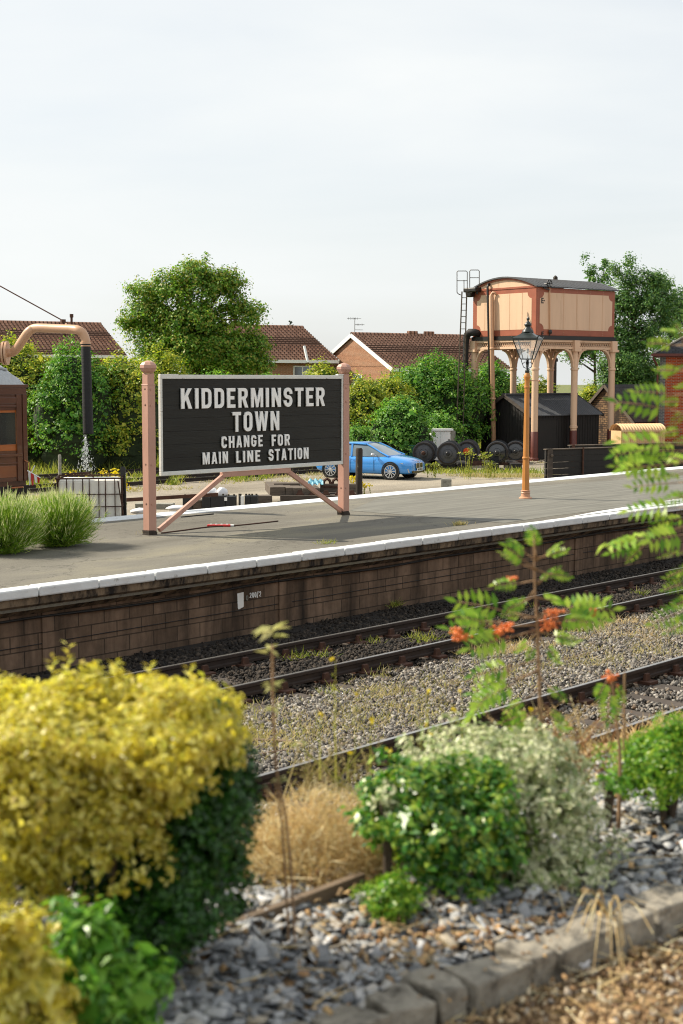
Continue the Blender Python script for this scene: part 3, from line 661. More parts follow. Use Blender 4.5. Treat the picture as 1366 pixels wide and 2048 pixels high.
c.tube([Vector((0, 0, 2.72))-d_*.02, Vector((0, 0, 2.72))+d_*.26], .011, 8); c.ball(Vector((0, 0, 2.72))+d_*.28, .024); c.build('ladder_bar', M['blush'], lamp, smooth=True)
c = MB(); c.lathe([(.052, 2.9), (.05, 2.97), (.03, 2.98), (.02, 3.0), (.018, 3.2)], n=10)
for k in range(4):
    a = k*PI/2; u = Vector((math.cos(a), math.sin(a), 0))
    c.tube([u*.02+Vector((0, 0, 3.0)), u*.09+Vector((0, 0, 3.03)), u*.115+Vector((0, 0, 3.1)), u*.07+Vector((0, 0, 3.15)), u*.05+Vector((0, 0, 3.12))], .009, 5)
    c.tube([u*.115+Vector((0, 0, 3.1)), u*.14+Vector((0, 0, 3.17)), u*.13+Vector((0, 0, 3.22))], .009, 5)
c.build('lantern_bracket', M['dkgreen'], lamp, smooth=True)
lan = MB(); B, T = .135, .285; zb, zt = 3.215, 3.665
cb = [(B, B), (-B, B), (-B, -B), (B, -B)]; s_ = T/B
for (x, y) in cb: lan.beam((x, y, zb), (x*s_, y*s_, zt), .02, .02)
for i in range(4):
    a, b = cb[i], cb[(i+1) % 4]
    lan.beam((a[0], a[1], zb), (b[0], b[1], zb), .022, .022); lan.beam((a[0]*s_, a[1]*s_, zt), (b[0]*s_, b[1]*s_, zt), .03, .03)
    lan.beam((a[0]*s_, a[1]*s_, zt+.02), (a[0]*s_*1.1, a[1]*s_*1.1, zt+.065), .03, .012)
lan.add([(x*.9, y*.9, zb) for x, y in cb], [(0, 1, 2, 3)])
fr_ = lan.build('lantern_frame', M['dkgreen'], lamp, bevel=.003)
g = MB()
for i in range(4):
    a, b = cb[i], cb[(i+1) % 4]; g.add([(a[0]*.97, a[1]*.97, zb), (b[0]*.97, b[1]*.97, zb), (b[0]*s_*.97, b[1]*s_*.97, zt), (a[0]*s_*.97, a[1]*s_*.97, zt)], [(0, 1, 2, 3)])
g.build('lantern_glass', M['clear'], fr_)
g = MB(); g.tube([(0, 0, zb), (0, 0, zb+.13)], .012, 8); g.ball((0, 0, zb+.18), .035, 8, (1, 1, 1.5)); g.build('burner', M['plaster'], fr_, smooth=True)
r_ = MB(); q2 = math.sqrt(2)
r_.lathe([(T*q2*1.04, zt+.012), (T*q2*1.04, zt+.03), (.2, zt+.12), (.135, zt+.17)], n=4, rot0=PI/4)
o_ = r_.build('lantern_roof', M['dkgreen'], lamp)
r_ = MB(); r_.lathe([(.135, zt+.165), (.125, zt+.2), (.085, zt+.24), (.06, zt+.28), (.062, zt+.3), (.085, zt+.32), (.085, zt+.34), (.055, zt+.38), (.03, zt+.41), (.018, zt+.43), (.035, zt+.455), (.035, zt+.475), (.015, zt+.50), (.0, zt+.545)], n=16, caps=False)
r_.build('vent_cap', M['dkgreen'], o_, smooth=True)

# ------------------------------------------------------------------ water tower
TD = 69.0; O = PD(1068, 918, TD); O.z = GZ
def hz(py, D=TD): return CAMH+(753.3-py)/F_PX*D-GZ     # height above yard level
tw = empty('water_tower', O, ang(38), label='cream and red-brown water tank with arched roof on six iron columns', cat='water tower')
LU, LV = 5.5, 4.35
cols = [(u, v) for u in (0, LU/2, LU) for v in (0, LV-.1)]
gT, gB = hz(679), hz(697)      # girder top / bottom
tB, tT = hz(671), hz(576)
for (u, v) in cols:
    c = MB(); zc = hz(862)
    prof = [(.165, zc), (.165, hz(740)), (.20, hz(739)), (.20, hz(736)), (.165, hz(735)), (.165, gB)]
    if u == LU/2 and v == 0: prof = [(.165, zc), (.165, hz(858)), (.2, hz(857)), (.2, hz(853)), (.165, hz(852))]+prof[1:]
    c.lathe(prof, (u, v, 0), 18); o = c.build('column', M['cream'], tw, smooth='auto')
    c = MB(); c.lathe([(.22, 0), (.22, .12), (.182, .16), (.180, zc-.02), (.165, zc+.0)], (u, v, 0), 18); c.build('column_base', M['maroon'], o, smooth='auto')
    c = MB()
    dirs = []
    if u > 0: dirs.append((-1, 0))
    if u < LU: dirs.append((1, 0))
    dirs.append((0, 1) if v == 0 else (0, -1))
    for dx, dy in dirs:
        n = 8; zs, ze = hz(733), gB
        for i in range(n):
            def pt(k):
                t = k/n; a = t*PI/2; return Vector((u+dx*(.14+.62*(1-math.cos(a))), v+dy*(.14+.62*(1-math.cos(a))), zs+(ze-zs)*math.sin(a)))
            c.beam(pt(i), pt(i+1)+(pt(i+1)-pt(i))*.05, .16, .10, (dx, dy, 0))
        c.beam((u+dx*.36, v+dy*.36, ze-.02), (u+dx*.2, v+dy*.2, ze-.42), .1, .06, (dx, dy, 0))
    c.box((u, v, gB-.06), (.5, .5, .12)); c.box((u, v, (gB+gT)/2), (.38, .38, gT-gB))
    c.build('bracket', M['cream'], o, bevel=.01)
# lattice girders
def girder(a, b):
    a, b = Vector(a), Vector(b); L = (b-a).length; t = (b-a)/L; g = MB()
    up_ = Vector((0, 0, 1))
    g.beam(a+up_*(gT-.05), b+up_*(gT-.05), .16, .10); g.beam(a+up_*(gB+.06), b+up_*(gB+.06), .16, .12)
    n = int(L/.13); z0, z1 = gB+.11, gT-.09
    for i in range(n):
        p = a+t*((i+.1)*L/n); q = a+t*((i+1.0)*L/n)
        g.beam(p+up_*z0, q+up_*z1, .03, .028); g.beam(p+up_*z1, q+up_*z0, .042, .028)
    g.build('girder', M['cream'], tw)
for v in (0, LV-.1):
    for u in (0, LU/2): girder((u+.19, v-.0, 0), (u+LU/2-.19, v, 0))
for u in (0, LU): girder((u, .19, 0), (u, LV-.29, 0))
mb = MB(); mb.bb(-.12, LU+.12, -.12, LV+.02, gT, tB); mb.bb(.15, LU-.15, .12, .16, gB, gT)
mb.bb(.14, .18, .15, LV-.3, gB, gT)
mb.build('floor_beams', M['black'], tw)
e = .06
t_ = MB(); t_.bb(-e, LU+e, -e, LV+e-.05, tB, tT)
tank = t_.build('tank', M['brown'], tw, bevel=.02)
seg_ = MB()
for i in range(1, 6): seg_.bb(-e+i*(LU+2*e)/6-.02, -e+i*(LU+2*e)/6+.02, -e-.014, -e, tB+.01, tT-.02)
for i in range(1, 5): seg_.bb(-e-.014, -e, i*LV/5-.02, i*LV/5+.02, tB+.01, tT-.02)
def panel(u0, u1, z0, z1, r=.28):
    pl = []
    for cx, cy, a0, a1 in ((u1, z0, 180, 90), (u1, z1, 270, 180), (u0, z1, 360, 270), (u0, z0, 90, 0)):
        pl += [(cx+r*math.cos(math.radians(a0+(a1-a0)*i/6)), cy+r*math.sin(math.radians(a0+(a1-a0)*i/6))) for i in range(7)]
    return pl
H_ = tT-tB
mb = MB(); mb.prism(panel(.18, LU-.14, tB+.30, tT-.24), (0, .010), lambda a, b, c: (a, -e-c, b)); mb.build('panel', M['cream'], tank)
mb = MB(); mb.prism(panel(.24, LV-.3, tB+.30, tT-.24), (0, .010), lambda a, b, c: (-e-c, a, b)); mb.build('panel', M['cream'], tank)
seg_c = MB()
for i in range(1, 6): x_ = -e+i*(LU+2*e)/6; seg_c.bb(x_-.012, x_+.012, -e-.016, -e-.0101, tB+.31, tT-.25)
for i in range(1, 5): seg_c.bb(-e-.016, -e-.0101, i*LV/5-.012, i*LV/5+.012, tB+.31, tT-.25)
seg_c.build('panel_seam', M['tanpipe'], tank)
# rivets as small studs on the seams
rv = MB()
for i in range(0, 7):
    x_ = min(max(-e+i*(LU+2*e)/6, -.02), LU+.02)
    for k in range(22): rv.box((x_+.05, -e-.014, tB+.08+k*(H_-.16)/21), (.02, .012, .02))
rv.build('rivets', M['tanpipe'], tank)
# roof: barrel across v
rise = (hz(556, 71)-tT)*.84; ov = .14; n = 14; mb = MB(); ridge = []
for i in range(n+1):
    t = i/n; v = -e-ov+t*(LV+2*e+2*ov-.05); z = tT+.0+rise*(1-(2*t-1)**2); ridge.append((v, z))
out_ = ridge+[(v, z+.05) for v, z in ridge[::-1]]
mb.prism(out_, (-e-ov, LU+e+ov), lambda a, b, c: (c, a, b)); roof = mb.build('roof', M['roofblack'], tw)
mb = MB()
k = 0
while k*.30 < LU+.2:
    x_ = -e-ov+.04+k*.30; k += 1
    for i in range(n):
        mb.beam((x_, ridge[i][0], ridge[i][1]+.06), (x_, ridge[i+1][0], ridge[i+1][1]+.06), .05, .025)
mb.build('roof_ribs', M['roofblack'], roof)
mb = MB(); gb = [(v, z-.002) for v, z in ridge if -e <= v <= LV]; mb.prism([(gb[0][0], tT)]+gb[1:-1]+[(gb[-1][0], tT)], (-e-.0, -e+.05), lambda a, b, c: (c, a, b)); mb.build('gable', M['cream'], tank)
mb = MB()
for i in range(1, n-1): mb.beam((-e-.02, ridge[i][0], ridge[i][1]-.05), (-e-.02, ridge[i+1][0], ridge[i+1][1]-.05), .05, .09)
mb.bb(-e-.03, -e, -e, LV, tT-.02, tT+.07); mb.build('gable_trim', M['brown'], tank)
# level gauge: pulley, chain rod, weight, letters
def tu(px, py):       # hit the v = -e plane of the tower
    R_ = Matrix.Rotation(-ang(38), 3, 'Z'); o = R_ @ (Vector((0, 0, CAMH))-O); d = R_ @ ray(px, py); t = (-e-.05-o.y)/d.y; return o+d*t
def tv(px, py):       # hit the u = -e plane (gable end)
    R_ = Matrix.Rotation(-ang(38), 3, 'Z'); o = R_ @ (Vector((0, 0, CAMH))-O); d = R_ @ ray(px, py); t = (-e-.12-o.x)/d.x; return o+d*t
a = tu(1096, 567); b = tu(1098, 663)
gp = MB(); c_ = Vector((a.x, a.y-.1, a.z))
gp.tube([c_+Vector((.17*math.cos(k*PI/8), 0, .17*math.sin(k*PI/8))) for k in range(17)], .025, 6, caps=False)
for k in range(3): u_ = Vector((math.cos(k*PI/3), 0, math.sin(k*PI/3)))*.16; gp.tube([c_-u_, c_+u_], .016, 5)
gp.tube([c_, c_+Vector((0, .9, -.02))], .025, 6); gp.beam(c_+Vector((-.35, .05, -.22)), c_+Vector((.05, .05, -.3)), .05, .05)
gp.build('pulley', M['black'], tank)
gp = MB(); gp.beam((a.x+.10, a.y, a.z-.15), (b.x+.06, b.y, b.z), .07, .05); gp.build('gauge_rod', M['tanpipe'], tank)
gp = MB(); gp.ball((b.x+.06, b.y-.03, b.z-.02), .12, 8, (1, .5, 1)); gp.beam((b.x+.06, b.y, b.z-.1), (b.x-.02, b.y, b.z-.35), .03, .03); gp.build('gauge_weight', M['black'], tank)
for ch, px, py, mt in (('E', 1086, 601, 'black'), ('F', 1086.5, 667, 'black')):
    c_ = tu(px, py); hgt = .26 if ch == 'E' else .2
    o = word_mesh('gauge_letter', ch, c_.x-.08, c_.x+.08, c_.z-hgt/2, hgt, .01, M[mt], tank); o.location.y = -e-.020
dd = MB(); c_ = tu(1089.5, 601); dd.box((c_.x, -e-.02, c_.z), (.05, .02, .05)); dd.build('gauge_dot', M['black'], tank)
# pipes on the gable end
a, b = tv(976, 570), tv(982, 880)
mb = MB(); mb.tube([(a.x+.3, a.y, a.z+.02), (a.x, a.y, a.z+.02), (a.x-.03, a.y, a.z-.1), (b.x-.03, b.y-.1, .1)], .06, 8); mb.build('black_pipe', M['black'], tw, smooth=True)
a, b = tv(984, 588), tv(989, 880)
mb = MB(); mb.tube([(a.x+.1, a.y-.22, a.z-.05), (a.x, a.y-.2, a.z+.05), (a.x-.02, a.y-.08, a.z+.08), (a.x-.04, a.y, a.z-.02), (a.x-.06, a.y, a.z-.2), (b.x-.06, b.y-.05, .0)], [.045, .05, .05, .06, .11, .12], 10)
for py in (697, 797, 838): c_ = tv(987, py); mb.lathe([(.14, -.04), (.16, -.03), (.16, .03), (.14, .04)], (c_.x-.05, c_.y, c_.z), 12)
mb.build('cream_pipe', M['tanpipe'], tw, smooth=True)
a, b, c_ = tv(936, 878), tv(936.5, 690), tv(951, 666)
mb = MB(); X_ = -.35
mb.tube([(X_, a.y, .0), (X_, b.y, b.z-.3), (X_, b.y-.02, b.z+.25), (X_, b.y-.1, b.z+.5), (X_, b.y-.3, b.z+.62), (X_+.1, c_.y, b.z+.62), (0, c_.y-.1, b.z+.55)], [.15, .145, .16, .19, .2, .19, .18], 12)
mb.build('lagged_pipe', M['hose'], tw, smooth=True)
a = tv(948, 588); mb = MB(); mb.box((-.25, a.y+.05, a.z+.2), (.45, .9, .22)); mb.box((-.25, a.y+.2, a.z-.0), (.3, .35, .3), taper=1.2); mb.box((-.25, a.y-.3, a.z+.05), (.1, .1, .2)); mb.build('valve_box', M['black'], tw, bevel=.05)
# ladder leaning against the tower
lad = empty('ladder', PD(917, 880, 70.0), 0, label='tall grey iron ladder with hooped handrails beside the water tower', cat='ladder')
def la(px, py, D=70.0): return PD(px, py, D)-lad.location
mb = MB(); A1, A2, B1, B2 = la(912, 880), la(924, 583), la(925.5, 880), la(933.5, 583)
mb.tube([A1, A2], .035, 6); mb.tube([B1, B2], .035, 6); mb.build('stile', M['galv'], lad)
mb = MB()
for i in range(1, 24): t = i/24; mb.tube([A1.lerp(A2, t), B1.lerp(B2, t)], .018, 5)
mb.build('rungs', M['galv'], lad)
mb = MB()
for (x0, y0, x1, y1) in ((914, 585, 934.5, 542), (939.5, 575, 958.5, 540)):
    mb.tube([la(x0, y0), la(x0, y1+2), la(x0+2, y1), la(x1-2, y1), la(x1, y1+2), la(x1, y0)], .022, 6); mb.tube([la(x0, (y0+y1)/2-2), la(x1, (y0+y1)/2-2)], .018, 5)
mb.tube([la(914, 585), la(917, 588), la(922, 590)], .022, 6); mb.tube([la(928, 585), la(928, 560)], .02, 6)
mb.tube([la(933, 583), la(944, 586)], .025, 6)
mb.build('hoop_handrail', M['galv'], lad)

# ------------------------------------------------------------------ black shed under the tower
sh = empty('black_shed', O, ang(38), label='low black weatherboard shed with corrugated roof under the water tower', cat='shed')
s0, s1, v0, v1 = .25, 5.05, .42, 3.95
ez, rz_ = hz(827, 70), hz(787, 73)
mb = MB(); mb.bb(s0, s1, v0, v1, 0, ez); vm = (v0+v1)/2
mb.add([(s0, v0, ez), (s0, v1, ez), (s0, vm, rz_-.08), (s1, v0, ez), (s1, v1, ez), (s1, vm, rz_-.08)], [(0, 1, 2), (3, 5, 4), (0, 2, 5, 3), (1, 4, 5, 2)])
for i in range(26): x_ = s0+.02+i*(s1-s0-.04)/25; mb.bb(x_-.03, x_+.03, v0-.018, v0, 0, ez-.03)
for i in range(19):
    y_ = v0+.02+i*(v1-v0-.04)/18; t = 1-abs(y_-vm)/((v1-v0)/2); mb.bb(s0-.018, s0, y_-.03, y_+.03, 0, ez+(rz_-.12-ez)*t)
wl = mb.build('wall', M['tarwood'], sh)
mb = MB(); mb.bb(s0+.35, s0+1.7, v0-.035, v0-.019, .05, ez-.3); mb.bb(s0+.3, s0+.36, v0-.045, v0-.02, 0, ez-.22); mb.bb(s0+1.7, s0+1.76, v0-.045, v0-.02, 0, ez-.22); mb.bb(s0+.3, s0+1.76, v0-.045, v0-.02, ez-.28, ez-.22)
mb.build('door', M['tarwood'], sh)
mb = MB()
for sgn in (-1, 1):
    ye = (v0-.15) if sgn < 0 else (v1+.15); k = 0
    zz = ez-.06; ns = 66
    for i in range(ns):
        x_a = s0-.2+i*(s1-s0+.4)/ns; x_b = s0-.2+(i+1)*(s1-s0+.4)/ns; za = .02*(i % 2); zb_ = .02*((i+1) % 2)
        mb.add([(x_a, ye, zz+za), (x_b, ye, zz+zb_), (x_b, vm, rz_+zb_), (x_a, vm, rz_+za), (x_a, ye, zz-.03), (x_b, ye, zz-.03), (x_b, vm, rz_-.05), (x_a, vm, rz_-.05)], [(0, 1, 2, 3), (7, 6, 5, 4), (0, 4, 5, 1)])
mb.bb(s0-.2, s1+.2, vm-.15, vm+.15, rz_-.02, rz_+.05)
mb.build('roof', M['roofblack'], sh)
mb = MB()
for x_ in (s0-.22, s1+.2):
    for y_ in (v0-.17, v1+.17): MB().beam((x_, y_, ez-.12), (x_, vm, rz_-.06), .04, .16).build('bargeboard', M['sleeperwood'], sh)

# ------------------------------------------------------------------ blue car
ca = math.radians(-28)         # nose points right and towards the platform
cr_ = CL((740-683)/F_PX*57.3, 57.3, GZ)
car = empty('parked_car', cr_, YAW-PI/2+ca, label='bright blue hatchback parked on the gravel yard behind the sign post', cat='car')
st = [(-2.15, .40, .80, .66), (-2.05, .26, .92, .80), (-1.75, .22, .98, .88), (-1.3, .22, .99, .90), (-.6, .20, .96, .90), (.2, .20, .93, .90), (.8, .20, .93, .90), (1.05, .20, .94, .895), (1.4, .22, .90, .885), (1.75, .22, .84, .86), (2.0, .22, .76, .78), (2.12, .26, .70, .68), (2.17, .34, .62, .60)]
mb = MB(); ring = None; NP = 0
for i, (x, zb, zt, w_) in enumerate(st):
    h = zt-zb
    half = [(.0, zb), (w_*.80, zb), (w_*.96, zb+.05), (w_*1.0, zb+h*.30), (w_*.985, zb+h*.55), (w_*.99, zb+h*.70), (w_*.955, zb+h*.84), (w_*.86, zt-.015), (w_*.55, zt+.02), (.0, zt+.035)]
    ring = half+[(-a, b) for a, b in half[-2:0:-1]]
    NP = len(ring); mb.v += [(x, a, b) for a, b in ring]
for i in range(len(st)-1):
    for j in range(NP): mb.f.append((i*NP+j, i*NP+(j+1) % NP, (i+1)*NP+(j+1) % NP, (i+1)*NP+j)); mb.mi.append(0)
mb.f += [tuple(range(NP))[::-1], tuple((len(st)-1)*NP+j for j in range(NP))]; mb.mi += [0, 0]
body = mb.build('body', M['blue'], car, sub=2)
# greenhouse: glass volume, roof skin, pillars
gs = [(-2.02, .90, .91, .70, .70), (-1.85, .90, 1.16, .74, .60), (-1.62, .90, 1.34, .78, .56), (-1.1, .90, 1.405, .80, .575), (-.4, .90, 1.43, .81, .585), (.15, .90, 1.405, .80, .575), (.5, .90, 1.26, .79, .62), (.85, .90, 1.08, .77, .68), (1.18, .90, .935, .72, .70)]
mb = MB()
for x, zb, zt, wb, wt in gs:
    half = [(wb, zb), (wb*.55+wt*.45, zb+(zt-zb)*.5), (wt, zt-.05*(zt-zb)), (wt*.8, zt-.0), (0, zt+.015)]
    ring = half+[(-a, b) for a, b in half[-2::-1]]; NP = len(ring); mb.v += [(x, a, b) for a, b in ring]
for i in range(len(gs)-1):
    for j in range(NP-1): mb.f.append((i*NP+j, i*NP+j+1, (i+1)*NP+j+1, (i+1)*NP+j)); mb.mi.append(0)
gl = mb.build('windows', M['carglass'], car, smooth=True)
mb = MB()
rf_ = [g for g in gs if -1.9 < g[0] < .2]
for x, zb, zt, wb, wt in rf_:
    mb.v += [(x, a, b) for a, b in ((wt+.02, zt-.05), (wt*.85, zt+.012), (wt*.4, zt+.026), (-wt*.4, zt+.026), (-wt*.85, zt+.012), (-wt-.02, zt-.05))]
for i in range(len(rf_)-1):
    for j in range(5): mb.f.append((i*6+j, i*6+j+1, (i+1)*6+j+1, (i+1)*6+j)); mb.mi.append(0)
rfo = mb.build('roof', M['blue'], car, smooth=True)
md = rfo.modifiers.new('s', 'SOLIDIFY'); md.thickness = .015
mb = MB()
for s_ in (1, -1):
    mb.tube([(.15, s_*.58, 1.385), (.5, s_*.64, 1.24), (.85, s_*.70, 1.06), (1.2, s_*.76, .93)], .034, 6)
    mb.beam((-.42, s_*.815, .9), (-.48, s_*.60, 1.40), .07, .05); 
    mb.beam((-1.30, s_*.81, .9), (-1.62, s_*.60, 1.34), .26, .05); mb.beam((-1.75, s_*.79, .9), (-1.80, s_*.62, 1.2), .2, .05)
    mb.tube([(-1.7, s_*.60, 1.31), (-1.1, s_*.60, 1.375), (-.4, s_*.61, 1.40), (.15, s_*.60, 1.375)], .03, 6)
mb.tube([(1.18, -.70, .93), (1.25, 0, .94), (1.18, .70, .93)], .03, 6)
mb.box((-1.88, 0, 1.33), (.25, 1.1, .03)); mb.build('pillars', M['blue'], rfo, smooth='auto')
def wheel(x, s_):
    t = MB(); t.lathe([(.24, -.10), (.30, -.11), (.33, -.09), (.335, -.02), (.335, .02), (.33, .09), (.30, .11), (.24, .10)], (x, s_*.80, .335), 28, axis='y', caps=False)
    o = t.build('wheel', M['rubber'], car, smooth='auto')
    r = MB(); r.lathe([(.255, .0), (.255, s_*.112), (.235, s_*.112), (.235, s_*.02)], (x, s_*.80, .335), 28, axis='y', caps=False)
    for k in range(10):
        a = k*PI/5+.1; p0 = Vector((x+.05*math.cos(a+.12), s_*.90, .335+.05*math.sin(a+.12))); p1 = Vector((x+.235*math.cos(a), s_*.905, .335+.235*math.sin(a)))
        r.beam(p0, p1, .03, .02, (0, 1, 0))
    r.lathe([(.055, s_*.08), (.055, s_*.11), (.03, s_*.115)], (x, s_*.80, .335), 12, axis='y'); r.build('rim', M['alloy'], o)
    d = MB(); d.lathe([(.236, s_*.02), (.236, s_*.03)], (x, s_*.80, .335), 24, axis='y'); d.build('brake_disc', M['glossblack'], o)
for x in (1.34, -1.33):
    for s_ in (-1, 1): wheel(x, s_)
for x in (1.34, -1.33):
    for s_ in (-1, 1):
        a = MB(); a.lathe([(.385, -.1*s_), (.385, s_*.012), (.335, s_*.012)], (x, s_*.893, .345), 32, axis='y', caps=False); a.build('wheel_arch', M['glossblack'], body)
h = MB()
for s_ in (-1, 1):
    h.add([(2.03, s_*.45, .60), (1.80, s_*.79, .66), (1.68, s_*.835, .75), (1.95, s_*.52, .70), (2.06, s_*.40, .66)], [(0, 1, 2, 3, 4)])
hl = []
for s_ in (-1, 1):
    h = MB(); pl = [(2.105, s_*.42, .575), (1.90, s_*.76, .60), (1.74, s_*.872, .685), (1.98, s_*.66, .70), (2.09, s_*.44, .665)]
    h.v = [(x+.025, y*1.01, z) for x, y, z in pl]+[(x-.15, y*.9, z) for x, y, z in pl]
    h.f = [(0, 1, 2, 3, 4), (9, 8, 7, 6, 5)]+[(i, (i+1) % 5, 5+(i+1) % 5, 5+i) for i in range(5)]; h.mi = [0]*7
    h.build('headlight', M['lampglass'], car, bevel=.008)
for s_ in (-1, 1):
    g = MB(); g.prism(rr(s_*.155-.135, .47, s_*.155+.135, .66, .05), (2.10, 2.205), lambda a, b, c: (c-.03*abs(a), a, b)); g.build('grille', M['glossblack'], car)
    g = MB(); pl = rr(s_*.155-.14, .465, s_*.155+.14, .665, .05); g.tube([(2.20-.03*abs(a), a, b) for a, b in pl+pl[:1]], .010, 5, caps=False); g.build('grille_rim', M['alloy'], car)
    g = MB(); g.beam((2.08, s_*.70, .30), (2.04, s_*.74, .46), .03, .05, (0, 1, 0)); g.build('air_curtain_trim', M['alloy'], car)
    g = MB(); g.ball((.62, s_*.98, .99), .1, 10, (.9, 1, .62)); g.beam((.72, s_*.80, .93), (.66, s_*.95, .95), .05, .04); g.build('wing_mirror', M['alloy'], car, smooth=True)
    g = MB(); g.tube([(-.38, s_*.905, .80), (-.2, s_*.915, .80)], .014, 6); g.build('door_handle', M['blue'], car)
    g = MB(); 
    for x_ in (.62, -.43): g.beam((x_, s_*.902, .32), (x_-.02, s_*.885, .88), .006, .012, (0, 1, 0))
    g.build('door_gap', M['glossblack'], body)
g = MB(); g.prism([(-.60, .36), (-.5, .27), (.5, .27), (.60, .36), (.45, .385), (-.45, .385)], (2.06, 2.175), lambda a, b, c: (c-.04*abs(a), a, b)); g.build('air_intake', M['glossblack'], car)
g = MB(); g.box((2.215, 0, .41), (.015, .52, .11)); pt_ = g.build('number_plate', M['white'], car)
pm = word_mesh('plate_characters', 'WDTOEEH', 0, .44, 0, .075, .004, M['glossblack'], pt_)
pm.matrix_local = Matrix.Translation((2.226, -.22, .373)) @ Matrix.Rotation(PI/2, 4, 'Z')
g = MB(); g.lathe([(.036, 0), (.036, .008)], (0, 0, 0), 16); e1 = g.build('emblem', M['white'], body); e1.location = (2.13, 0, .715); e1.rotation_euler = (0, .6, 0)
g = MB(); g.tube([(.034*math.cos(a), .034*math.sin(a), .009) for a in np.linspace(0, 2*PI, 17)], .006, 5, caps=False); g2 = g.build('emblem_ring', M['glossblack'], body); g2.location = e1.location; g2.rotation_euler = e1.rotation_euler

# ------------------------------------------------------------------ wheelsets on a short piece of track
wsd = [(847.5, 906, 22.5, 'leftmost iron wheelset, next to the nose of the blue car', 62), (896, 907, 23, 'dark iron wheelset second from the blue car with flat grey-black faces', 62),
       (934, 903, 21.5, 'iron wheelset with a bright orange axle end', 62), (994, 905, 22.5, 'gloss black iron wheelset with a shining hub in front of the cream pipe', 62), (1031, 903, 21, 'gloss black iron wheelset half hidden behind the lamp post', 62)]
def wheelset(px, py, r, label, i):
    D = .50*F_PX/r*.98; c = PD(px, py, D); R = .50
    c.z = GZ+.42+R*.98 if False else c.z
    root = empty('railway_wheelset', c, ang(58 if i != 2 else 70), label=label, cat='wheelset', group='iron railway wheelsets in a row beside the water tower')
    def whl(y0, sgn):
        w_ = MB(); w_.lathe([(.13, -.10*sgn), (.17, -.09*sgn), (.19, -.03*sgn), (.36, .0), (.40, -.05*sgn), (.46, -.06*sgn), (.465, .07*sgn), (.50, .075*sgn), (.50, .10*sgn), (.42, .10*sgn), (.38, .05*sgn), (.19, .04*sgn), (.12, .08*sgn)], (0, y0, 0), 32, axis='y')
        w_.lathe([(.20, .006*sgn), (.21, -.02*sgn), (.23, -.02*sgn), (.24, .006*sgn)], (0, y0, 0), 32, axis='y', caps=False); w_.lathe([(.34, .004*sgn), (.35, -.012*sgn), (.37, -.008*sgn)], (0, y0, 0), 32, axis='y', caps=False); o = w_.build('wheel', M['wheelgloss'] if i > 2 else M['wheelface'], root, smooth='auto')
        t = MB(); t.lathe([(.40, -.062*sgn), (.455, -.066*sgn), (.468, -.06*sgn), (.474, .068*sgn)], (0, y0, 0), 32, axis='y', caps=False); t.build('tyre', M['wheeltyre'], o, smooth='auto')
    # local +y points away from the camera
    rz = root.rotation_euler.z
    whl(0, 1); whl(1.45, -1)
    a = MB(); a.lathe([(.06, -.32), (.075, -.30), (.075, -.12), (.095, -.1), (.095, 1.6), (.075, 1.62), (.07, 1.75)], (0, 0, 0), 16, axis='y'); a.build('axle', M['orange'] if i == 2 else M['rust'] if i == 0 else M['black'], root, smooth='auto')
    if i == 2:
        t = MB(); t.lathe([(.16, -.13), (.17, -.105), (.10, -.10)], (0, 0, 0), 18, axis='y'); t.build('painted_hub', M['orange'], root)
for i, (px, py, r, lb, _) in enumerate(wsd): wheelset(px, py, r, lb, i)
for o in [o for o in COL.objects if o.name.startswith('railway_wheelset')]: o.rotation_euler.z = ang(90)-PI/2-math.radians(9)
a, b = PD(835, 927, 62), PD(1045, 924, 62)
for k, dy in enumerate((0, 1.45)):
    off = FH*dy + Vector((rgt.x, rgt.y, 0))*.5*(dy/1.45)
    mb = MB(); mb.beam(a+off+Vector((0, 0, -.07)), b+off+Vector((0, 0, -.07)), .07, .12); mb.box((0, 0, 0), (.001, .001, .001)) if False else None
    mb.build('storage_rail', M['rust'], label=('front' if k == 0 else 'rear')+' rusty rail the row of iron wheelsets stands on', cat='rail', group='rails under the wheelsets')
tim = [(852, 944, 'black timber baulk nearest the car under the wheelset rails'), (884, 944, 'black timber baulk under the second wheelset'), (925, 938, 'black timber baulk under the orange-ended axle'), (985, 936, 'black timber baulk under the shining wheelset'), (1030, 936, 'black timber baulk beside the lamp post foot')]
for px, py, lb in tim:
    c = PD(px, py, 61.6); mb = MB(); h = c.z-.0-GZ
    mb.box((0, 0, .17), (1.1 if px < 900 else .5, 2.6, .34)); o = mb.build('timber_baulk', M['tarwood'], bevel=.02, label=lb, cat='timber', group='timbers under the wheelsets'); o.location = (c.x, c.y, GZ); o.rotation_euler.z = YAW-PI/2; o.location += FH*.9
# cabinets
c = PD(881, 900, 66); c.z = GZ
cab = empty('white_cabinet', c, ang(12), label='white two-door metal cabinet standing behind the wheelsets', cat='cabinet')
ht = PD(881, 862, 66).z-GZ
mb = MB(); mb.bb(-.48, .48, 0, .8, .0, ht); mb.build('body', M['white'], cab, bevel=.02)
mb = MB(); mb.bb(-.55, .60, -.08, .85, ht, ht+.10); mb.build('lid', M['white'], cab, bevel=.02)
for s_ in (-1, 1):
    mb = MB(); mb.bb(min(s_*.01, s_*.45), max(s_*.01, s_*.45), -.025, -.001, .1, ht-.05); d = mb.build('door', M['white'], cab, bevel=.006); mb = MB(); mb.bb(s_*.4-.03, s_*.4+.03, -.04, -.026, ht-.5, ht-.38); mb.build('hinge', M['galv'], d)
mb = MB(); mb.bb(.481, .72, .02, .76, 0, ht); mb.build('side_panel', M['concrete'], cab)
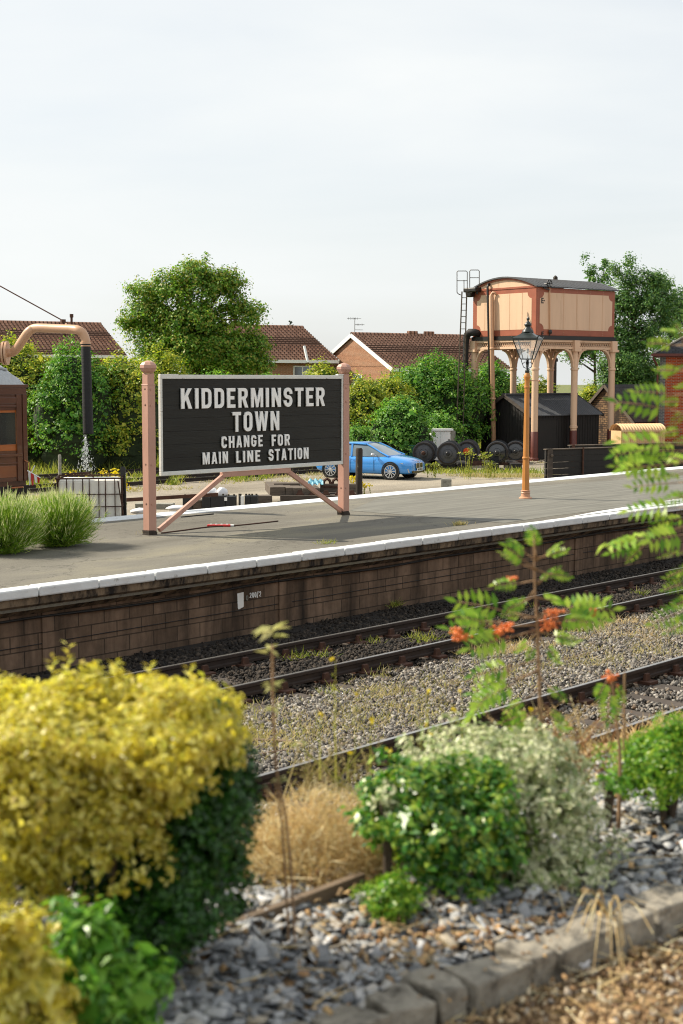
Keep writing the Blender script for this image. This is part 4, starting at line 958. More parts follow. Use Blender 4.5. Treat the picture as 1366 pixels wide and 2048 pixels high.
c = PD(828, 925, 64); c.z = GZ; mb = MB(); mb.bb(-.22, .3, 0, .5, 0, PD(828, 892, 64).z-GZ); mb.bb(-.25, .33, -.03, .53, PD(828, 892, 64).z-GZ, PD(828, 892, 64).z-GZ+.04)
o = mb.build('green_cabinet', M['green_box'], bevel=.02, label='small dark green metal cabinet between the car nose and the first wheelset', cat='cabinet'); o.location = c; o.rotation_euler.z = YAW-PI/2

# ------------------------------------------------------------------ posts
def round_post(name, px, pyb, pyt, r, mat, label, D=None, z0=GZ, lean=0, n=10, wire=False):
    D = D or 40; c = PD(px, pyb, D); zt = PD(px, pyt, D).z
    mb = MB(); zb = z0-c.z
    mb.tube([(0, 0, zb), (lean*.5, 0, (zt-c.z+zb)/2), (lean, 0, zt-c.z-.06), (lean, 0, zt-c.z)], [r*1.05, r, r*.97, r*.75], n)
    o = mb.build(name, M[mat], smooth='auto', jitter=r*.05, label=label, cat='post'); o.location = c
    return o
round_post('timber_post', 718, 990, 896, .115, 'mossywood', 'thick mossy timber post standing beside the right sign post', D=46)
round_post('timber_post', 250, 1033, 933, .075, 'black', 'leaning black square-cut post beside the caged white tank', D=30.5, lean=-.04, n=4)
round_post('concrete_post', 120, 955, 909, .06, 'concrete', 'slender pale concrete post behind the caged tank', D=50)
c = P(892, 976, GZ); D_ = 50.4; mb = MB(); mb.box((0, 0, .02), (.28, .28, .62)); mb.box((.02, .02, .335), (.22, .22, .02))
o = mb.build('concrete_block', M['concrete'], bevel=.02, jitter=.01, label='squat grey concrete block on the gravel behind the platform edge', cat='block'); o.location = PD(892, 972, 46); o.location.z = GZ+.02; o.rotation_euler.z = YAW-PI/2
o.scale = (1.15, 1, PD(892, 961, 46).z/1 - GZ if False else 1.0)
o.location.z = PD(892, 961, 46).z-.28
mb = MB(); mb.bb(-6, 9, -.3, .25, -.3, .0); o = mb.build('concrete_strip', M['concrete'], bevel=.02, label='pale low concrete kerb strip behind the platform', cat='kerb'); c = PD(960, 975, 46); o.location = (c.x, c.y, GZ+.22)
# ------------------------------------------------------------------ sleeper stack, batteries, sacks
def yard_box(px0, px1, pyt, pyb, D, depth, name, mat, label, cat, group=None, rz=0, z0=None, bev=.012, jit=.008, deep=None):
    a = PD((px0+px1)/2, pyt, D); w_ = (px1-px0)/F_PX*D; zt = a.z; zb = PD((px0+px1)/2, pyb, D).z if z0 is None else z0
    mb = MB(); mb.box((0, depth/2, (zt-zb)/2), (w_, depth, zt-zb)); o = mb.build(name, M[mat], bevel=bev, jitter=jit, label=label, cat=cat, group=group)
    o.location = (a.x, a.y, zb); o.rotation_euler.z = YAW-PI/2+rz; return o
g_ = 'old railway sleepers stacked behind the sign'
ends = [(540, 571, 974, 992, 'leftmost grey sleeper end in the pile seen under the sign'), (571.5, 586, 975, 990, 'narrow sleeper end between two wider ones in the pile'), (586.5, 604, 976, 991, 'square-ended sleeper in the middle of the pile'), (604.5, 640, 976, 991, 'long dark sleeper end at the right of the upper layer')]
for x0, x1, y0, y1, lb in ends: yard_box(x0, x1, y0, y1, 44, 2.4, 'old_sleeper', 'greywood', lb, 'sleeper', g_, .12)
yard_box(560, 690, 990.5, 1010, 43.8, 2.4, 'old_sleeper', 'sleeperwood', 'dark bottom sleeper lying lengthwise under the pile', 'sleeper', g_, 0, GZ)
yard_box(640, 712, 968, 985, 44.5, .3, 'old_sleeper', 'greywood', 'long weathered sleeper running behind the right sign post', 'sleeper', g_, 0)
yard_box(548, 600, 967, 973, 45, .5, 'old_sleeper', 'greywood', 'thin splintered plank lying on top of the sleeper pile', 'sleeper', g_, .1)
for k in range(5):
    c = PD(600+k*26, 984, 44.0); mb = MB(); mb.box((0, 0, 0), (.1, .2, .12), taper=.5); mb.box((0, 0, -.08), (.2, .25, .05)); o = mb.build('loose_rail_chair', M['rust'], label='rusty cast chair upside down under the sleeper pile' if False else ['first', 'second', 'third', 'fourth', 'fifth'][k]+' loose iron chair from the left below the sleeper pile', cat='rail chair', group='iron rail chairs on the sleeper pile'); o.location = c; o.rotation_euler = (0, 0, YAW)
for k, px in enumerate((654, 672)):
    c = PD(px, 967, 44.6); mb = MB(); mb.tube([(-.13, 0, -.06), (-.08, 0, .1), (0, 0, .15), (.08, 0, .1), (.13, 0, -.06)], .05, 6); mb.box((0, 0, -.09), (.34, .25, .05)); o = mb.build('loose_rail_chair', M['rust'], label=('left' if k == 0 else 'right')+' arched rusty rail chair on top of the sleepers behind the sign post', cat='rail chair', group='iron rail chairs on the sleeper pile'); o.location = c; o.rotation_euler.z = YAW-PI/2
mb = MB(); n = 12
for j in range(6):
    for i in range(n): mb.v.append((i*.07, j*.09, .06*math.sin(i*1.7+j)+random.uniform(-.03, .05)))
for j in range(5):
    for i in range(n-1): mb.f.append((j*n+i, j*n+i+1, (j+1)*n+i+1, (j+1)*n+i)); mb.mi.append(0)
mb.v = [(x*.62, y*.6, z*.7) for x, y, z in mb.v]; o = mb.build('blue_tarpaulin', M['tarp'], smooth=True, label='crumpled light blue plastic sheet on the sleeper pile', cat='tarpaulin'); o.location = PD(616, 969, 44.4); o.rotation_euler = (.5, 0, YAW-PI/2)
bl = [(365, 384, 993, 1012, 'leftmost black battery case in the row behind the sign'), (404, 421, 994, 1014, 'black battery case left of the one with a small white label'), (421.5, 451, 992, 1015, 'wide black battery case with a small white label'), (452, 471, 993, 1015, 'black battery case right of the labelled one'),
      (477, 481, 992, 1013, 'thin black cell left of the white strip'), (489, 500, 992, 1012, 'black battery case between the white strips'), (500.5, 515, 992, 1011, 'last black battery case at the right end of the row')]
for x0, x1, y0, y1, lb in bl:
    o = yard_box(x0, x1, y0, y1, 41, .5, 'battery_case', 'battery', lb, 'battery', 'black battery cases behind the sign', 0, GZ, .01, .002)
    mb = MB(); wd = (x1-x0)/F_PX*41; zt = PD(x0, y0, 41).z-GZ
    for q in (-.3, .3): mb.tube([(q*wd, .2, zt-.01), (q*wd, .2, zt+.05)], .03, 8)
    mb.build('terminal', M['galv'], o)
    if x0 == 421.5: mb = MB(); mb.bb(.18, .26, -.012, -.001, zt-.14, zt-.04); mb.build('label', M['white'], o)
for x0, lb in ((481.5, 'white strip panel between the black battery cases, left one'), (508, None)):
    if lb: yard_box(x0, x0+6, 992, 1012, 40.9, .1, 'polystyrene_block', 'white', lb, 'block', None, 0, GZ, .004, 0)
yard_box(384.5, 403.5, 1000, 1015, 41.1, .5, 'wood_offcut', 'greywood', 'brown timber offcut between the black battery cases', 'timber', None, 0, GZ)
yard_box(516, 545, 992, 1008, 42, .5, 'wood_offcut', 'greywood', 'rusty brown timber offcut between batteries and sleeper pile', 'timber', None, .2, GZ)
def sack(px, py, D, rx, rz_, label, seed=0):
    rnd = random.Random(seed); mb = MB(); mb.ball((0, 0, 0), 1, 16, (1, .7, 1)); mb.v = [(x*rx*(1+rnd.uniform(-.18, .18)), y*rx*(1+rnd.uniform(-.15, .15)), z*rz_*(1+rnd.uniform(-.2, .2))) for x, y, z in mb.v]
    o = mb.build('plastic_sack', M['bag'], smooth=True, label=label, cat='sack', group='white plastic sacks lying behind the platform'); o.location = PD(px, py, D); return o
sack(424, 987, 42.5, .18, .17, 'upright white sack left of its twin behind the battery row', 1); sack(444, 986, 42.5, .20, .16, 'rounded white sack right of its twin behind the battery row', 2)
sack(285, 1022, 31.5, .32, .07, 'long flat white sheet lying just behind the left sign post', 3); sack(352, 1016, 33, .25, .06, 'flat white sack right of the left sign post behind the brace', 4)
c = PD(330, 1015, 34); mb = MB(); mb.box((0, 0, 0), (.9, .35, .14)); o = mb.build('concrete_slab', M['concrete'], bevel=.015, label='pale concrete slab lying behind the left sign post', cat='slab'); o.location = PD(310, 1012, 34); o.rotation_euler.z = YAW-PI/2-.1
mb = MB(); a, b = PD(232, 1001, 40), PD(300, 997, 40); d = (b-a); mb.beam(a-d*.3, b+d*2.0, .09, .10); mb.build('loose_rail', M['rust'], label='single loose rail lying on the gravel behind the left sign post', cat='rail')

# ------------------------------------------------------------------ caged tank (IBC)
c = PD(187, 957, 29.5); zt = c.z; hI = 1.15; z0 = zt-hI
ibc = empty('caged_water_tank', Vector((c.x, c.y, z0)), ang(8), label='white plastic water tank in a rusty wire cage behind the lavender', cat='tank')
mb = MB(); mb.bb(-.72, .55, .03, 1.0, .05, hI-.03); mb.build('tank', M['plastic'], ibc, bevel=.06)
mb = MB()
for k in range(8): x_ = -.75+k*.165+(.03 if k % 2 else 0); mb.tube([(x_, 0, 0), (x_, 0, hI)], .011, 6); mb.tube([(x_, 1.03, 0), (x_, 1.03, hI)], .011, 6)
for k in range(6): mb.tube([(.58, k*.2, 0), (.58, k*.2, hI)], .011, 6); mb.tube([(-.75, k*.2, 0), (-.75, k*.2, hI)], .011, 6)
for z in (.10, .33, .56, .82, hI): mb.tube([(-.77, -.012, z), (.6, -.012, z), (.6, 1.04, z), (-.77, 1.04, z), (-.77, -.012, z)], .011 if z < hI else .018, 6)
mb.tube([(.5, -.02, hI-.05), (.68, -.06, -.1)], .014, 6); mb.tube([(-.7, .1, hI), (-.45, .1, hI+.10), (-.1, .2, hI+.10), (.0, .2, hI+.01)], .018, 6)
mb.build('cage', M['rust'], ibc)
mb = MB(); mb.bb(-.75, .6, .0, 1.05, GZ-z0, -.02); mb.build('pallet_base', M['greywood'], ibc)

# ------------------------------------------------------------------ water crane
wc0 = PD(-22, 900, 31.0); wc0.z = GZ
wc = empty('water_crane', wc0, 0, label='beige cranked water crane pipe with long black hose', cat='water crane')
def wl_(px, py, D): return PD(px, py, D)-wc0
mb = MB(); zt = wl_(-22, 690, 31).z
mb.lathe([(.34, 0), (.34, .08), (.24, .12), (.22, 1.2), (.26, 1.22), (.26, 1.3), (.2, 1.35), (.18, zt-.6), (.23, zt-.55), (.23, zt-.45), (.17, zt-.4), (.17, zt+.3), (.1, zt+.38), (.03, zt+.9)], n=18); mb.build('column', M['tanpipe'], wc, smooth='auto')
mb = MB(); mb.tube([wl_(-22, 706, 31), wl_(5, 706, 30.9)], .215, 18); mb.tube([wl_(6, 706, 30.9), wl_(10, 706, 30.9)], .26, 18); mb.tube([wl_(12, 706, 30.9), wl_(16, 706, 30.9)], .26, 18); mb.build('swivel_joint', M['tanpipe'], wc, smooth='auto')
def smoothpath(pts, k=5):
    o = []
    for i in range(len(pts)-1):
        p0, p1, p2, p3 = pts[max(i-1, 0)], pts[i], pts[i+1], pts[min(i+2, len(pts)-1)]
        for j in range(k):
            t = j/k; o.append(.5*((2*p1)+(-p0+p2)*t+(2*p0-5*p1+4*p2-p3)*t*t+(-p0+3*p1-3*p2+p3)*t**3))
    return o+[pts[-1]]
arm = smoothpath([wl_(14, 706, 30.9), wl_(26, 704, 30.9), wl_(36, 694, 30.8), wl_(46, 679, 30.7), wl_(57, 664, 30.6), (wl_(68, 657, 30.6)), wl_(82, 656, 30.5), wl_(115, 657.5, 30.3), wl_(145, 658.5, 30.1), wl_(158, 661, 30), wl_(167, 669, 30), wl_(171, 680, 30), wl_(171.5, 689, 30)])
mb = MB(); mb.tube(arm, .095, 16); mb.lathe([(.112, -.02), (.112, .02)], wl_(171.5, 686, 30), 16); mb.tube([wl_(131, 657, 30.25), wl_(134, 657, 30.25)], .112, 14); mb.build('arm', M['tanpipe'], wc, smooth='auto')
a = wl_(171.5, 686, 30); b = wl_(176.5, 868, 30)
mb = MB(); n = 60
mb.tube([a.lerp(b, i/n) for i in range(n+1)], [(.098+.012*i/n)+(.003 if i % 2 else -.003) for i in range(n+1)], 16); hs = mb.build('hose', M['hose'], wc, smooth=True)
mb = MB(); mb.lathe([(.106, -.012), (.106, .012)], a+Vector((0, 0, -.06)), 16); mb.build('hose_clip', M['tanpipe'], hs)
mb = MB(); mb.tube([wl_(-60, 544, 31), wl_(0, 572, 30.8), wl_(127, 642, 30.3)], .014, 6); mb.box(wl_(126, 642, 30.3), (.10, .06, .07)); mb.tube([wl_(126, 642, 30.3), wl_(131, 656, 30.25)], .03, 6); mb.tube([wl_(130, 668, 30.25), wl_(130, 672, 30.25)], .02, 6); mb.build('stay_rod', M['rust'], wc)
# leaking water: falling drops
k = 520; t = RNG.uniform(0, 1, k)**.8; sp = .03+.13*t**1.5
cc = PD(170.5, 868, 30); c2 = np.array([[cc.x, cc.y, cc.z]])+np.stack([RNG.normal(0, 1, k)*sp*.6*rgt.x, RNG.normal(0, 1, k)*sp*.6*rgt.x, -t*.78], 1)
r2 = RNG.normal(0, 1, k)*sp*.5; c2[:, 0] += r2*rgt.x; c2[:, 1] += r2*rgt.y
V, Fq = stones_geo(c2, RNG.uniform(.004, .011, k), flat=(.7, .7, 3.2), jit=.1, tilt=.05)
mesh_np('falling_water_drops', V, Fq, M['water'], kind='stuff', label='drops of water spilling from the crane hose')

# ------------------------------------------------------------------ railway coach (end of it)
ce = PD(54, 900, 29.2); Yc = ce.y; xe = ce.x
coach = empty('railway_coach', Vector((xe, Yc, 0)), 0, label='end of a varnished brown railway coach with grey roof', cat='railway coach')
def cz(py, px=40): return PY(px, py, Yc).z
ev, wt, wb_, sl_ = cz(773), cz(820), cz(901), cz(962)
LC = 9; DW = 2.6
wx1 = PY(39, 860, Yc).x-xe; wx0 = wx1-1.0
mb = MB()
def clad(x0, x1, z0, z1): mb.bb(x0, x1, 0, .06, z0, z1)
clad(wx1, 0, sl_, ev); clad(-LC, wx1, wt, ev); clad(-LC, wx1, sl_, wb_)
clad(wx0-2.2, wx0, wb_, wt); clad(-LC, wx0-3.2, wb_, wt)
mb.bb(-LC, 0, DW-.06, DW, sl_, wb_); mb.bb(-LC, 0, DW-.06, DW, wt, ev); mb.bb(-.25, 0, DW-.06, DW, wb_, wt); mb.bb(-LC, -2.4, DW-.06, DW, wb_, wt); mb.bb(-1.35, -1.2, DW-.06, DW, wb_, wt); mb.bb(-.06, -.0, .06, DW-.06, sl_, ev+.1); mb.bb(-LC, 0, .06, DW-.06, sl_-.1, sl_)
mb.build('body', M['coachbrown'], coach)
mb = MB(); mb.bb(-LC, -.01, -.035, -.001, ev-.16, ev-.01); mb.bb(-LC, .03, -.05, -.001, ev-.02, ev+.04); mb.bb(-.10, .0, -.03, -.001, sl_, ev-.16); mb.bb(-.25, -.13, -.03, -.001, sl_, ev-.16)
mb.bb(-LC, -.25, -.025, -.001, wt+.06, wt+.10); mb.bb(-LC, -.13, -.04, -.001, wb_-.12, wb_-.06); mb.bb(-LC, -.25, -.025, -.001, wb_-.27, wb_-.24)
mb.build('beading', M['coachbrown'], coach, bevel=.006)
mb = MB(); mb.bb(-1.5, -.27, -.014, -.001, sl_+.08, wb_-.30); mb.bb(-3, -1.6, -.014, -.001, sl_+.08, wb_-.30); mb.build('lower_panel', M['coachpanel'], coach, bevel=.01)
mb = MB(); mb.bb(wx0, wx1-.02, -.02, -.001, wt+.13, ev-.22); mb.build('upper_panel', M['coachbrown'], coach, bevel=.01)
for x0, x1 in ((wx0, wx1), (wx0-3.2, wx0-2.2)):
    mb = MB(); mb.bb(x0, x1, .01, .05, wb_, wb_+.13); mb.bb(x0, x1, .01, .05, wt-.05, wt); mb.bb(x0, x0+.05, .01, .05, wb_+.13, wt-.05); mb.bb(x1-.07, x1, .01, .05, wb_+.13, wt-.05); mb.bb(x1-.62, x1-.48, .01, .05, wb_+.13, wt-.05)
    o = mb.build('window_frame', M['teak'], coach, bevel=.004)
    mb = MB(); mb.bb(x0+.04, x1-.05, .025, .03, wb_+.1, wt-.03); mb.build('window_glass', M['glass'], o)
mb = MB(); mb.tube([(-.10, -.05, wb_-.2), (-.02, -.09, wb_-.25), (.02, -.09, wb_-.5), (.02, -.08, sl_)], .012, 6); mb.tube([(-.42, -.04, wb_-.75), (-.15, -.06, wb_-.75)], .02, 6); mb.build('handrail', M['teak'], coach, smooth=True)
prof = []
for i in range(13):
    t = i/12; prof.append((-.05+t*(DW+.1), ev+.03+.62*math.sin(PI*t)**.65))
mb = MB(); rings = [(-LC, 1), (-.42, 1), (-.22, .86), (-.06, .55), (.03, .10)]
for x, f in rings:
    for a, b in prof: mb.v.append((x, a, ev+.03+(b-ev-.03)*f))
n = len(prof)
for i in range(len(rings)-1):
    for j in range(n-1): mb.f.append((i*n+j, i*n+j+1, (i+1)*n+j+1, (i+1)*n+j)); mb.mi.append(0)
mb.f.append(tuple((len(rings)-1)*n+j for j in range(n))); mb.mi.append(0)
rf = mb.build('roof', M['canvasroof'], coach, smooth=True)
mb = MB(); mb.tube([(-LC, .32, ev+.42), (-.6, .30, ev+.42), (-.28, .26, ev+.34)], .03, 6); mb.build('rain_strip', M['canvasroof'], rf)
mb = MB(); mb.bb(-LC, .05, .05, DW-.05, sl_-.42, sl_-.1); mb.build('underframe', M['black'], coach)
for x_ in (-1.1, -2.9):
    mb = MB(); mb.lathe([(.1, 0), (.46, .02), (.5, .1), (.46, .12), (.1, .1)], (x_, .45, GZ+.75), 24, axis='y'); mb.build('wheel', M['black'], coach)
# folded red and white flag at the coach end
c = PD(68, 958, 28.5); fl = empty('tail_flag', c, YAW-PI/2, label='small red and white striped flag leaning beside the coach end', cat='flag')
mb = MB(); mb.tube([(-.06, 0, .10), (.02, 0, .27)], .012, 6); mb.tube([(-.13, 0, .17), (.13, 0, .02)], .012, 6); mb.build('stick', M['white'], fl)
for k in range(4):
    x0 = -.12+k*.06; mb = MB()
    mb.prism([(x0, .16-k*.035), (x0+.06, .125-k*.035), (x0+.05, -.10-.02*k+(.06 if k > 1 else 0)), (x0+.02, -.13+(.06 if k > 1 else 0))], (-.01, .01), lambda a, b, c: (a, c+.02*math.sin(a*40), b)); mb.build('stripe', M['red'] if k % 2 else M['white'], fl)

# ------------------------------------------------------------------ board fence, hut, stone shed, station building
def lateral_fence(px0, px1, pyt, pyt2, D0, D1, posts, label, hgt, mat='tarwood'):
    a = PD(px0, pyt, D0); b = PD(px1, pyt2, D1); L = math.hypot(b.x-a.x, b.y-a.y)
    root = empty('sleeper_fence', Vector((a.x, a.y, a.z-hgt)), math.atan2(b.y-a.y, b.x-a.x), label=label, cat='fence')
    mb = MB(); nbd = 6; bh = (hgt-.02)/nbd
    for i in range(nbd): mb.bb(0, L, random.uniform(-.01, .01), .09, i*bh+.006, (i+1)*bh-.006)
    mb.build('boards', M[mat], root, bevel=.008)
    mb = MB(); mb.bb(-.02, L, -.05, .14, hgt-.018, hgt+.02); mb.build('capping', M['greywood'], root, bevel=.006)
    for f, wd in posts:
        mb = MB(); mb.bb(f*L-wd/2, f*L+wd/2, -.07, -.012, 0, hgt+.03); mb.build('post', M['rust'] if wd < .2 else M['sleeperwood'], root, bevel=.006)
lateral_fence(1092, 1262, 899, 896, 52, 54, [(.04, .22), (.42, .06), (.82, .06)], 'black board fence right of the lamp with a brown end post', 1.40)
lateral_fence(1140, 1400, 891, 889, 57, 60, [(.02, .14), (.5, .08)], 'second lower timber fence behind the black board fence', 1.5)
mb = MB(); a, b = PD(1068, 927, 53), PD(1104, 911, 52); mb.tube([a, a.lerp(b, .5)+Vector((0, 0, -.05)), b], .02, 5); mb.ball(b, .06); mb.build('tie_bar', M['greywood'], label='thin slanting bar running to the end post of the black fence', cat='bar')
# corrugated hut
hD = 63; c = PD(1328, 900, hD); c.z = GZ
hut = empty('corrugated_hut', c, ang(180+14), label='small cream corrugated iron hut with rounded roof behind the fences', cat='hut')
# local +x runs to the left of the picture, local +y towards the camera side... build with end face at x=0
Lh = 2.05; Wd = 1.1; he = PD(1328, 862, hD).z-GZ; hr = PD(1340, 848, hD).z-GZ
mb = MB(); n = 80
for i in range(n+1):
    x_ = Lh*i/n; o_ = .02*math.sin(i*PI/2)
    mb.v += [(x_, 0+o_, 0), (x_, 0+o_, he)]
for i in range(n): mb.f.append((2*i, 2*i+2, 2*i+3, 2*i+1)); mb.mi.append(0)
mb.bb(.02, Lh, -Wd, -.04, 0, he); mb.build('side_wall', M['hutcream'], hut)
mb = MB(); mb.prism([(.0, 0), (.0, he)]+[(-Wd/2+Wd/2*math.cos(a), he+(hr-he)*math.sin(a)) for a in np.linspace(.2, PI-.2, 10)]+[(-Wd, he), (-Wd, 0)], (-.03, .02), lambda a, b, c: (c, a, b)); mb.build('end_wall', M['blush'], hut)
mb = MB(); m_ = 14
for i in range(n+1):
    x_ = -.06+(Lh+.12)*i/n; o_ = .018*math.sin(i*PI/2*.8)
    for k in range(m_+1):
        a = PI*k/m_; mb.v.append((x_, -Wd/2+(Wd/2+.08+o_)*math.cos(a), he-.02+(hr-he+.02+o_)*math.sin(a)))
for i in range(n):
    for k in range(m_): q = i*(m_+1)+k; mb.f.append((q, q+1, q+m_+2, q+m_+1)); mb.mi.append(0)
mb.build('roof', M['hutcream'], hut)
mb = MB(); mb.bb(-.05, -.031, -.55, -.3, he-.28, he-.16); mb.build('notice', M['white'], hut)
# stone shed
D = 80; ap = PD(1203, 771, D); zr = ap.z-GZ; O2 = PD(1266, 843, D-3); ezz = O2.z-GZ; O2.z = GZ
ss = empty('stone_shed', O2, ang(32), label='rubble stone outbuilding with dark slate roof behind the water tower', cat='outbuilding')
Ls, Ws = 4.6, 4.4
mb = MB(); mb.bb(0, Ls, 0, Ws, 0, ezz); mb.build('wall', M['stone'], ss)
mb = MB(); mb.prism([(0, ezz), (Ws, ezz), (Ws/2, zr-.08)], (0, .3), lambda a, b, c: (c, a, b)); mb.build('gable', M['stone'], ss)
mb = MB()
for y0, y1 in ((-.2, Ws/2), (Ws+.2, Ws/2)):
    mb.prism([(y0, ezz-.1), (y1, zr), (y1, zr+.07), (y0, ezz-.03)], (-.12, Ls+.1), lambda a, b, c: (c, a, b))
mb.build('roof', M['slate'], ss)
mb = MB(); mb.beam((-.14, -.2, ezz-.1), (-.14, Ws/2, zr), .04, .16); mb.beam((-.14, Ws+.2, ezz-.1), (-.14, Ws/2, zr), .04, .16); mb.build('verge', M['greywood'], ss)
# brick station building
D = 72; O3 = PD(1317, 860, D); O3.z = GZ; be = PD(1317, 713, D).z-GZ
bb_ = empty('brick_station_building', O3, ang(-15), label='red brick station building with hipped roof and maroon gutter at the right edge', cat='building')
mb = MB(); mb.bb(.28, 9, 0, 7, 0, be); mb.build('wall', M['redbrick'], bb_)
mb = MB(); mb.bb(0, .28, -.006, .4, 0, be); mb.build('quoin', M['bluebrick'], bb_)
mb = MB(); mb.bb(-.42, 9, -.42, -.28, be+.02, be+.14); mb.bb(-.42, -.28, -.28, 7, be+.02, be+.14); mb.bb(-.3, 9, -.28, -.01, be-.02, be+.03); mb.tube([(-.1, -.1, 0), (-.1, -.1, be-.5), (-.35, -.33, be-.05)], .05, 8); mb.build('gutter', M['maroon'], bb_)
mb = MB(); mb.add([(-.35, -.35, be+.12), (9, -.35, be+.12), (9, 3.5, be+1.9), (2.6, 3.5, be+1.9), (-.35, 7.2, be+.12)], [(0, 1, 2, 3), (0, 3, 4)]); mb.build('roof', M['slate'], bb_)
mb = MB(); mb.tube([(-.3, -.3, be+.16), (2.6, 3.5, be+1.95)], .06, 6); mb.build('hip_ridge', M['concrete'], bb_)

# telegraph poles
for px, pyt, D, lb, r in ((1107, 551, 84, 'mossy telegraph pole rising behind the water tank', .14),):
    c = PD(px, 800, D); c.z = GZ; zt = PD(px, pyt, D).z-GZ; mb = MB(); mb.tube([(0, 0, 0), (0, 0, zt-.1), (0, 0, zt)], [.17, .13, .04], 10); mb.box((0, -.12, PD(px, 720, D).z-GZ), (.3, .1, .2))
    o = mb.build('telegraph_pole', M['mossywood'], smooth='auto', label=lb, cat='pole'); o.location = c

# ------------------------------------------------------------------ houses
def house(px, pyr, D, a, L, half, pitch, label, wall_h=5.2, left=0, windows=(), gable_win=None, vents=(), end_on=False, lintel=False):
    """px, pyr: pixel of one ridge end; the house runs along +x for L (or -x when left)"""
    r = PD(px, pyr, D); zr = r.z; rise = half*math.tan(math.radians(pitch)); g0 = zr-rise-wall_h
    root = empty('brick_house', Vector((r.x, r.y, g0)), ang(a), label=label, cat='house')
    x0, x1 = (-L, 0) if left else (0, L)
    wz = wall_h; hf = half-.45
    mb = MB(); mb.bb(x0+.12, x1-.12, -hf, hf, 0, wz+.25); 
    for x_ in (x0+.12, x1-.34): mb.prism([(-hf, wz+.2), (hf, wz+.2), (0, wz+rise-.2)], (x_, x_+.22), lambda p, q, c: (c, p, q))
    wall = mb.build('wall', M['housebrick'], root)
    mb = MB()
    for s_ in (-1, 1):
        mb.prism([(s_*half, wz), (0, wz+rise), (0, wz+rise+.10), (s_*half, wz+.10)], (x0, x1), lambda p, q, c: (c, p, q))
    roof = mb.build('roof', M['tile'], root)
    # rows of tile noses as real ridges
    mb = MB(); n = int(half/math.cos(math.radians(pitch))/.30)
    for i in range(n):
        t = (i+.5)/n; mb.beam((x0, -half*t, wz+rise*(1-t)+.115), (x1, -half*t, wz+rise*(1-t)+.125), .05, .085)
    mb.build('tile_courses', M['tile'], roof)
    mb = MB(); mb.tube([(x0, 0, wz+rise+.08), (x1, 0, wz+rise+.08)], .12, 8); mb.build('ridge', M['tile'], roof)
    for v_ in vents: mb = MB(); mb.bb(v_, v_+.8, -.12, .12, wz+rise+.15, wz+rise+.36); mb.build('ridge_vent', M['tile'], roof, bevel=.05)
    mb = MB()
    mb.bb(x0+.02, x1-.02, -half-.03, -half+.0, wz-.12, wz+.08); mb.build('fascia', M['white'], root)
    for x_ in (x0-.02, x1+.02):
        for s_ in (-1, 1): MB().beam((x_, s_*half, wz-.03), (x_, s_*.001, wz+rise-.03), .05, .26).build('bargeboard', M['white'], root)
    for (wx, wz0, ww, wh) in windows:
        f = MB(); y = -hf-.03
        f.bb(wx, wx+ww, y, y+.05, wz0, wz0+.07); f.bb(wx, wx+ww, y, y+.05, wz0+wh-.07, wz0+wh)
        for q in (0, .45, 1): f.bb(wx+q*(ww-.08), wx+q*(ww-.08)+.08, y, y+.05, wz0+.07, wz0+wh-.07)
        f.bb(wx+.45*ww+.04, wx+ww-.08, y+.002, y+.048, wz0+wh*.62, wz0+wh*.62+.08)
        wo = f.build('window', M['white'], root); g = MB(); g.bb(wx+.06, wx+ww-.06, y+.02, y+.035, wz0+.05, wz0+wh-.05); g.build('pane', M['carglass'], wo)
    if gable_win:
        (wy, wz0, ww, wh) = gable_win; xg = (x0+.12) if not left else x0+.12
        f = MB(); f.bb(xg-.04, xg-.0, wy, wy+ww, wz0, wz0+.06); f.bb(xg-.04, xg, wy, wy+ww, wz0+wh-.06, wz0+wh)
        for q in (0, .5, 1): f.bb(xg-.04, xg, wy+q*(ww-.07), wy+q*(ww-.07)+.07, wz0+.06, wz0+wh-.06)
        wo = f.build('window', M['white'], root); g = MB(); g.bb(xg-.02, xg-.005, wy+.05, wy+ww-.05, wz0+.05, wz0+wh-.05); g.build('pane', M['carglass'], wo)
    return root, wz, rise
r_, wz, rs = house(202, 650, 108, 30, 16, 5.2, 25, 'brick house at the left with a long brown tiled roof behind the water crane', left=1)
mb = MB(); a = PD(143, 648, 106); b = PD(143, 628, 106); mb.tube([a-Vector((0, 0, .6)), b], .09, 8); mb.tube([b-Vector((0, 0, .25)), b], .14, 8)
o = mb.build('vent_pipe', M['rust'], r_); o.matrix_parent_inverse = Matrix.Identity(4)
bpy.context.view_layer.update(); o.matrix_parent_inverse = r_.matrix_world.inverted()
r_, wz, rs = house(606, 657, 100, 30, 7.2, 5.0, 25, 'brick house with brown tiled roof and white window between the big tree and the gable', left=1, windows=((-3.2, 5.2-1.6, 1.5, 1.3),))
mb = MB(); mb.tube([(-2.4, -5.1, wz-.1), (-2.4, -4.6, wz+1.0)], .09, 8); mb.build('soil_pipe', M['white'], r_)
r_, wz, rs = house(702, 670, 96, 32, 9.8, 5.0, 25, 'orange brick gabled house with white bargeboards and a roof aerial', gable_win=(-1.2, 5.2-1.5, 1.0, 1.2), vents=(4.6, 6.0))
mb = MB(); zt = wz+rs
mb.tube([(.3, 0, zt), (.3, 0, zt+1.15)], .02, 5); mb.tube([(-.25, .1, zt+1.1), (.75, -.1, zt+1.1)], .012, 5); mb.tube([(.3, 0, zt+.7), (1.0, -.1, zt+.7)], .015, 5); mb.tube([(.3, 0, zt+.35), (.9, -.1, zt+.35)], .015, 5)
for k in range(6): mb.tube([(.4+k*.1, -.0, zt+.63), (.4+k*.1, -.02, zt+.77)], .008, 4); mb.tube([(-.2+k*.14, 0, zt+1.02), (-.2+k*.14, 0, zt+1.18)], .01, 4)
mb.build('aerial', M['galv'], r_)

